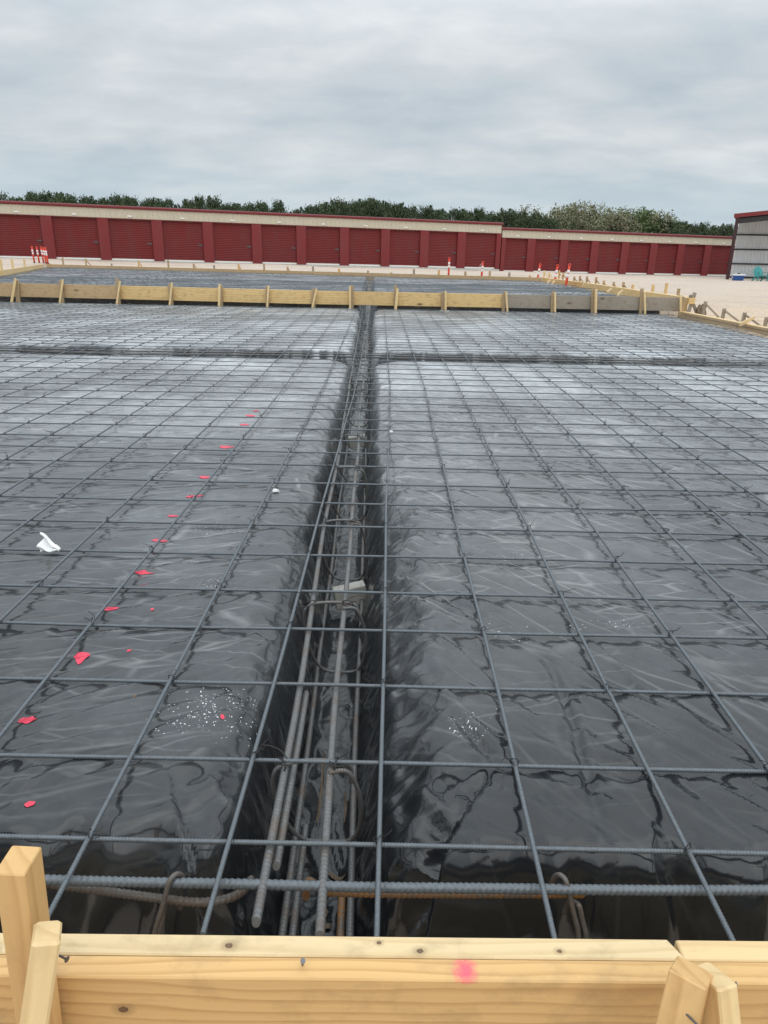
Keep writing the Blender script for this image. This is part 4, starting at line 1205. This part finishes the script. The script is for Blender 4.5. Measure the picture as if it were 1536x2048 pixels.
        put('unit_sign', MB().box(((da+db)/2+.02-.13, -.083, hdoor+.10), ((da+db)/2+.02+.13, -.0695, hdoor+.18)), M['plate'])
        num += 1
    return e
TOP1 = ((80, 403), (990, 446.5)); BOT1 = ((108, 517.5), (992, 538))
build_storage(-70, 1000, P1, TOP1, BOT1, 'long higher storage building with red roll-up doors, left of the roof step', 0, 0)
TOP2 = ((1003, 453.5), (1460, 474)); BOT2 = ((1000, 543), (1450, 552))
build_storage(1001.5, 1500, P2, TOP2, BOT2, 'lower storage building with red roll-up doors, right of the roof step', -.02, 6)
# little lamp pole on the lower roof at the step
s_, z_ = wall_hit(1010, 452); q_ = np.array([W0[0]+math.cos(ANG)*s_, W0[1]+math.sin(ANG)*s_-.02])
p0 = np.array([q_[0], q_[1], z_-.1])
e = empty('roof_vent_pipe', p0); tag(e, 'small curved dark pipe on the roof edge at the building step', 'vent pipe')
MB().tube(smooth_path([p0+(0,.25,-.12), p0+(.0,.2,.25), p0+(.02,.2,.42), p0+(.14,.2,.42), p0+(.15,.2,.30)]), .03, 7).build('pipe', M['rubber'], e, smooth=True)
MB().box(tuple(p0+(-.12,.1,-.10)), tuple(p0+(.14,.3,.06))).build('flange', M['shed_dark'], e)

# ------------------------------------------------------------------ open shed at the right
SY = 52.8; SX = 23.75
sz = float(ground_z(np.array([SX+2]), np.array([SY]))[0])
SH = 4.12
e = empty('open_shed', (SX, SY, sz)); tag(e, 'open metal shed with grey panel wall and dark red frame at right edge', 'shed')
def sput(nm, m, mat, parent=None): 
    V, F = m.data(); return obj(nm, V, F, mat, parent or e, local=True)
def srot(x, y):  # shed axes: front runs to the right, depth runs away along the line of sight
    return np.array([x*1.0+y*.425, -x*.06+y*.905])
def sbar(a, b, wdt, thk, side=(0, 0, 1)):
    A = np.array([*srot(a[0], a[1]), a[2]]); B = np.array([*srot(b[0], b[1]), b[2]])
    return bar_vf(A, B, wdt, thk, side)
WL = 13.0; DP = 4.4; RISE = .115
def roofz(x): return SH+RISE*x
sput('post', MB().add(*sbar((0, 0, -.1), (0, 0, SH-.05), .17, .17, (1, 0, 0))), M['shed_dark'])
sput('post', MB().add(*sbar((WL, 0, -.1), (WL, 0, roofz(WL)-.1), .2, .2, (1, 0, 0))), M['shed_dark'])
sput('rake_trim', MB().add(*sbar((-.25, -.12, SH+.06), (WL, -.12, roofz(WL)+.06), .26, .06)), M['red_trim'])
sput('eave_shade_beam', MB().add(*sbar((.1, .05, SH-.27), (WL, .05, roofz(WL)-.27), .32, .12)), M['shed_black'])  # black beam deepened to paint the shade under the roof
m = MB()
A = [(-.25, -.15), (WL, -.15), (WL, DP+.2), (-.25, DP+.2)]
V = [(*srot(x, y), roofz(x)+.06) for x, y in A]+[(*srot(x, y), roofz(x)+.11) for x, y in A]
m.add(V, np.array([(0,3,2,1),(4,5,6,7),(0,1,5,4),(1,2,6,5),(2,3,7,6),(3,0,4,7)]))
sput('roof', m, M['shed_dark'])
for k in range(1, 4): sput('purlin', MB().add(*sbar((.05, DP*k/4.0, SH-.06), (WL, DP*k/4.0, roofz(WL)-.06), .16, .06)), M['shed_black'])
# corrugated wall
xs_, ys_ = [], []
x = .05
while x < WL-.3:
    for dx, dy in ((0, 0), (.02, -.055), (.05, -.055), (.07, 0)): xs_.append(x+dx); ys_.append(DP+dy)
    x += .25
xs_ = np.array(xs_); n = len(xs_)
lo = np.array([(*srot(a, b), -.05) for a, b in zip(xs_, ys_)]); hi = np.array([(*srot(a, b), roofz(a)+.02) for a, b in zip(xs_, ys_)])
sput('wall_panel', MB().add(np.concatenate([lo, hi]), np.array([(k_, k_+1, n+k_+1, n+k_) for k_ in range(n-1)])), M['shed_panel'])
for z in (.10, 1.06, 2.08, 3.10): sput('girt', MB().add(*sbar((.02, DP-.12, z), (WL, DP-.12, z), .10, .08)), M['shed_black'])

# cooler and chair in front of the shed wall
gz = float(ground_z(np.array([20.5]), np.array([48.0]))[0])
cz = -.165
p = PZ(1475, 561.0, cz)
e = empty('cooler', p, -.05); tag(e, 'blue cooler with a white lid on the gravel by the shed post', 'cooler')
def taper(x0, y0, x1, y1, z0, z1):
    V = [(-x0,-y0,z0),(x0,-y0,z0),(x0,y0,z0),(-x0,y0,z0),(-x1,-y1,z1),(x1,-y1,z1),(x1,y1,z1),(-x1,y1,z1)]
    return MB().add(V, np.array([(0,3,2,1),(4,5,6,7),(0,1,5,4),(1,2,6,5),(2,3,7,6),(3,0,4,7)]))
taper(.29, .19, .36, .23, .0, .33).build('body', M['blue'], e, local=True)
taper(.38, .245, .36, .225, .33, .42).build('lid', M['white_pl'], e, local=True)
MB().box((-.06, -.08, .42), (.07, .04, .49)).build('cup', M['rubber'], e, local=True)
MB().tube(smooth_path([(-.38, .0, .26), (-.42, -.02, .2), (-.40, -.1, .14)]), .018, 6).build('handle', M['white_pl'], e, local=True)

p = PZ(1519, 562.3, cz)
e = empty('adirondack_chair', p, .12); tag(e, 'teal slatted adirondack chair on the gravel in front of the shed wall', 'chair')
m = MB()
for k in range(5): m.bar((-.27+k*.135-.0, -.30, .36), (-.27+k*.135, .18, .25), .115, .025, (1, 0, 0))
m.build('seat', M['teal'], e, local=True)
m = MB()
for k, hgt in enumerate((.78, .88, .94, .94, .88, .78)):
    x = -.275+k*.11
    m.bar((x*.86, .16, .24), (x*1.02, .16+.30, hgt), .095, .024, (1, 0, 0))
m.bar((-.31, .36, .58), (.31, .36, .58), .06, .03, (0, 0, 1))
m.build('backrest', M['teal'], e, local=True)
for s_ in (-1, 1):
    MB().bar((s_*.36, -.36, .56), (s_*.36, .32, .55), .12, .03, (1, 0, 0)).build('arm', M['teal'], e, local=True)
    MB().bar((s_*.34, -.29, 0), (s_*.34, -.29, .545), .09, .05, (0, 1, 0)).build('leg', M['teal'], e, local=True)
    MB().bar((s_*.31, .40, 0), (s_*.31, -.05, .34), .10, .04, (0, 1, 0)).build('leg', M['teal'], e, local=True)

# ------------------------------------------------------------------ trees behind the storage buildings
def leaf_mat(name, c1, c2, c3):
    m, t, b = new_mat(name, .7)
    oi = N(t, 'ShaderNodeObjectInfo')
    v = objvec(t)
    n = noise(t, v, 1.1, 3, .6); n2 = noise(t, v, 5.5, 2, .5)
    f = mathn(t, 'ADD', mathn(t, 'MULTIPLY', n, .6), mathn(t, 'MULTIPLY', n2, .4))
    c = mixc(t, ramp(t, f, [(.36, 0.0), (.62, 1.0)]), c1, c2)
    c = mixc(t, mathn(t, 'MULTIPLY', oi.outputs['Random'], .45), c, c3)
    t.links.new(c, b.inputs['Base Color'])
    return m
M['juniper'] = leaf_mat('juniper_foliage', (.030, .052, .020), (.068, .100, .036), (.048, .070, .028))
M['oak'] = leaf_mat('oak_foliage', (.075, .115, .035), (.14, .19, .065), (.10, .13, .05))
M['oakpale'] = leaf_mat('pale_oak_foliage', (.17, .175, .095), (.29, .29, .17), (.20, .19, .12))
M['bark'] = painted('grey_bark', (.14, .115, .09), .9, .4, 6)

def leaves(centres, normals_up, size, g, up=.6, count=26, spread=.35):
    n = len(centres)*count
    c = np.repeat(centres, count, 0)+g.normal(0, 1, (n, 3))*spread*np.repeat(normals_up, count)[:, None]*np.array([1, 1, .9])
    d = g.normal(0, 1, (n, 3)); d[:, 2] = np.abs(d[:, 2])*.6+up; d /= np.linalg.norm(d, axis=1)[:, None]
    s_ = np.cross(d, g.normal(0, 1, (n, 3))); s_ /= np.linalg.norm(s_, axis=1)[:, None]
    L = size*g.uniform(.6, 1.5, n)[:, None]; W_ = L*.42
    V = np.stack([c-d*L*.5, c+s_*W_*.5, c+d*L*.5, c-s_*W_*.5], 1).reshape(-1, 3)
    F = np.arange(n*4).reshape(-1, 4)
    return V, F
def juniper(seed):
    g = np.random.default_rng(seed); e = empty('juniper_tree', (0, 0, 0))
    cs = []; rs = []
    tips = int(g.integers(3, 6))
    tp = [(g.normal(0, .26), g.normal(0, .26), g.uniform(.70, .95)) for _ in range(tips+5)]+[(g.normal(0, .08), g.normal(0, .08), 1.0)]
    n = 190
    for _ in range(n):
        z = g.uniform(.12, .97); rad = .46*(1-z)**.55*(1+.22*g.normal())+.02
        a = g.uniform(0, 6.28); r_ = rad*math.sqrt(g.uniform(.25, 1))
        cs.append((r_*math.cos(a), r_*math.sin(a), z)); rs.append(.055*(1.2-z*.6))
    for (x, y_, z) in tp:
        for t_ in np.linspace(0, 1, 8):
            cs.append((x*(.85+.15*t_)+g.normal(0, .014), y_*(.85+.15*t_)+g.normal(0, .014), z-.20*(1-t_))); rs.append(.062*(1-t_)+.013)
    V, F = leaves(np.array(cs), np.array(rs), .034, g, 1.1, 30, 1.0)
    obj('crown', V, F, M['juniper'], e, local=True)
    m = MB().tube([(0, 0, -.02), (.01, 0, .3), (0, .01, .7), (0, 0, .9)], [.035, .03, .016, .006], 7)
    for k in range(5):
        a = k*1.3; z = .2+.12*k
        m.tube([(0, 0, z), (.12*math.cos(a), .12*math.sin(a), z+.08), (.22*math.cos(a), .22*math.sin(a), z+.2)], [.012, .008, .003], 5)
    m.build('trunk', M['bark'], e, local=True, smooth=True)
    return e
def oak(seed, mat):
    g = np.random.default_rng(seed); e = empty('oak_tree', (0, 0, 0))
    cs = []; rs = []
    blobs = [(g.normal(0, .28), g.normal(0, .28), g.uniform(.55, .86), g.uniform(.13, .21)) for _ in range(14)]
    for (x, y_, z, r_) in blobs:
        for _ in range(20):
            d = g.normal(0, 1, 3); d /= np.linalg.norm(d)
            cs.append((x+d[0]*r_, y_+d[1]*r_, z+d[2]*r_*.75)); rs.append(.042)
    V, F = leaves(np.array(cs), np.array(rs), .040, g, .1, 30, 1.0)
    obj('crown', V, F, M[mat], e, local=True)
    m = MB().tube([(0, 0, -.02), (.01, 0, .25), (0, .02, .5)], [.05, .04, .025], 8)
    for (x, y_, z, r_) in blobs[:10]:
        m.tube([(0, .01, .35), (x*.5, y_*.5, z*.7), (x, y_, z)], [.018, .011, .004], 5)
    m.build('trunk', M['bark'], e, local=True, smooth=True)
    return e
jp = [juniper(700+k) for k in range(5)]
op = [oak(760, 'oak'), oak(761, 'oakpale')]
SP = [(205,394,4),(248,394,2),(2,384,0),(28,392,1),(62,382,2),(84,384,3),(105,383,0),(132,386,1),(172,391,2),(228,389,3),(262,391,0),(300,395,1),(335,396,2),(378,396,4),(400,391,3),(428,392,0),(458,404,1),
      (498,405,2),(522,402,3),(556,399,0),(592,416,4),(622,408,1),(652,404,2),(680,398,3),(712,398,0),(740,394,4),(764,400,1),(792,406,2),(822,411,3),(850,410,0),(880,417,1),(912,415,2),(936,418,4),
      (960,415,3),(990,422,0),(1018,416,1),(1045,420,2),(1072,424,3),(1098,434,4),(1118,431,0),(1352,443,1),(1368,441,2),(1392,446,3),(1412,443,0),(1436,448,4),(1458,446,1),(1334,436,3),(1310,446,2),(1230,446,4),(1180,444,0),(1278,445,1),
      (315,400,3),(635,412,3),(700,404,2),(728,402,1),(752,404,3),(806,412,0),(866,418,4),(925,421,0),(975,424,2),(1032,424,4),(1060,430,0),(1085,436,2)]
used = {}
SIDE = 'juniper trees behind the storage buildings'
SP.sort()
for k, (u, v, pi) in enumerate(SP):
    v += 4
    yv = 68+6*math.sin(k*2.1)+max(0, (u-700)*.013)
    p = PY(u, v, yv); gz = float(ground_z(np.array([p[0]]), np.array([p[1]]))[0])-.1
    o = jp[pi] if pi not in used else copy_tree(jp[pi])
    used[pi] = 1
    hgt = (p[2]-gz)
    wd = hgt*(.84+.22*math.sin(k*5.3))
    o.location = Vector((p[0], p[1], gz)); o.scale = (wd, wd, hgt); o.rotation_euler = (0, 0, k*2.399)
    tag(o, f'dark green juniper rising behind the storage roof, {ordinal(k+1)} from the left along the tree line', 'tree', SIDE)
OK = [(1152,412,1,'pale olive crowned oak, left one of the broad trees behind the lower roof'), (1186,412,1,'pale grey green oak with bare twigs, second of the broad trees behind the lower roof'),
      (1225,424,1,'low yellowish oak between the pale and the green broad trees'), (1270,415,0,'bright green round oak behind the lower roof'), (1302,419,0,'darker green oak at the right end of the broad trees')]
for k, (u, v, pi, lab) in enumerate(OK):
    yv = 74+2.5*math.sin(k*2)
    p = PY(u, v, yv); gz = float(ground_z(np.array([p[0]]), np.array([p[1]]))[0])-.1
    o = op[pi] if ('o', pi) not in used else copy_tree(op[pi]); used[('o', pi)] = 1
    hgt = (p[2]-gz)/.98; o.location = Vector((p[0], p[1], gz)); o.scale = (hgt*.95, hgt*.95, hgt); o.rotation_euler = (0, 0, k*1.7)
    tag(o, lab, 'tree', 'oak trees behind the lower storage building')
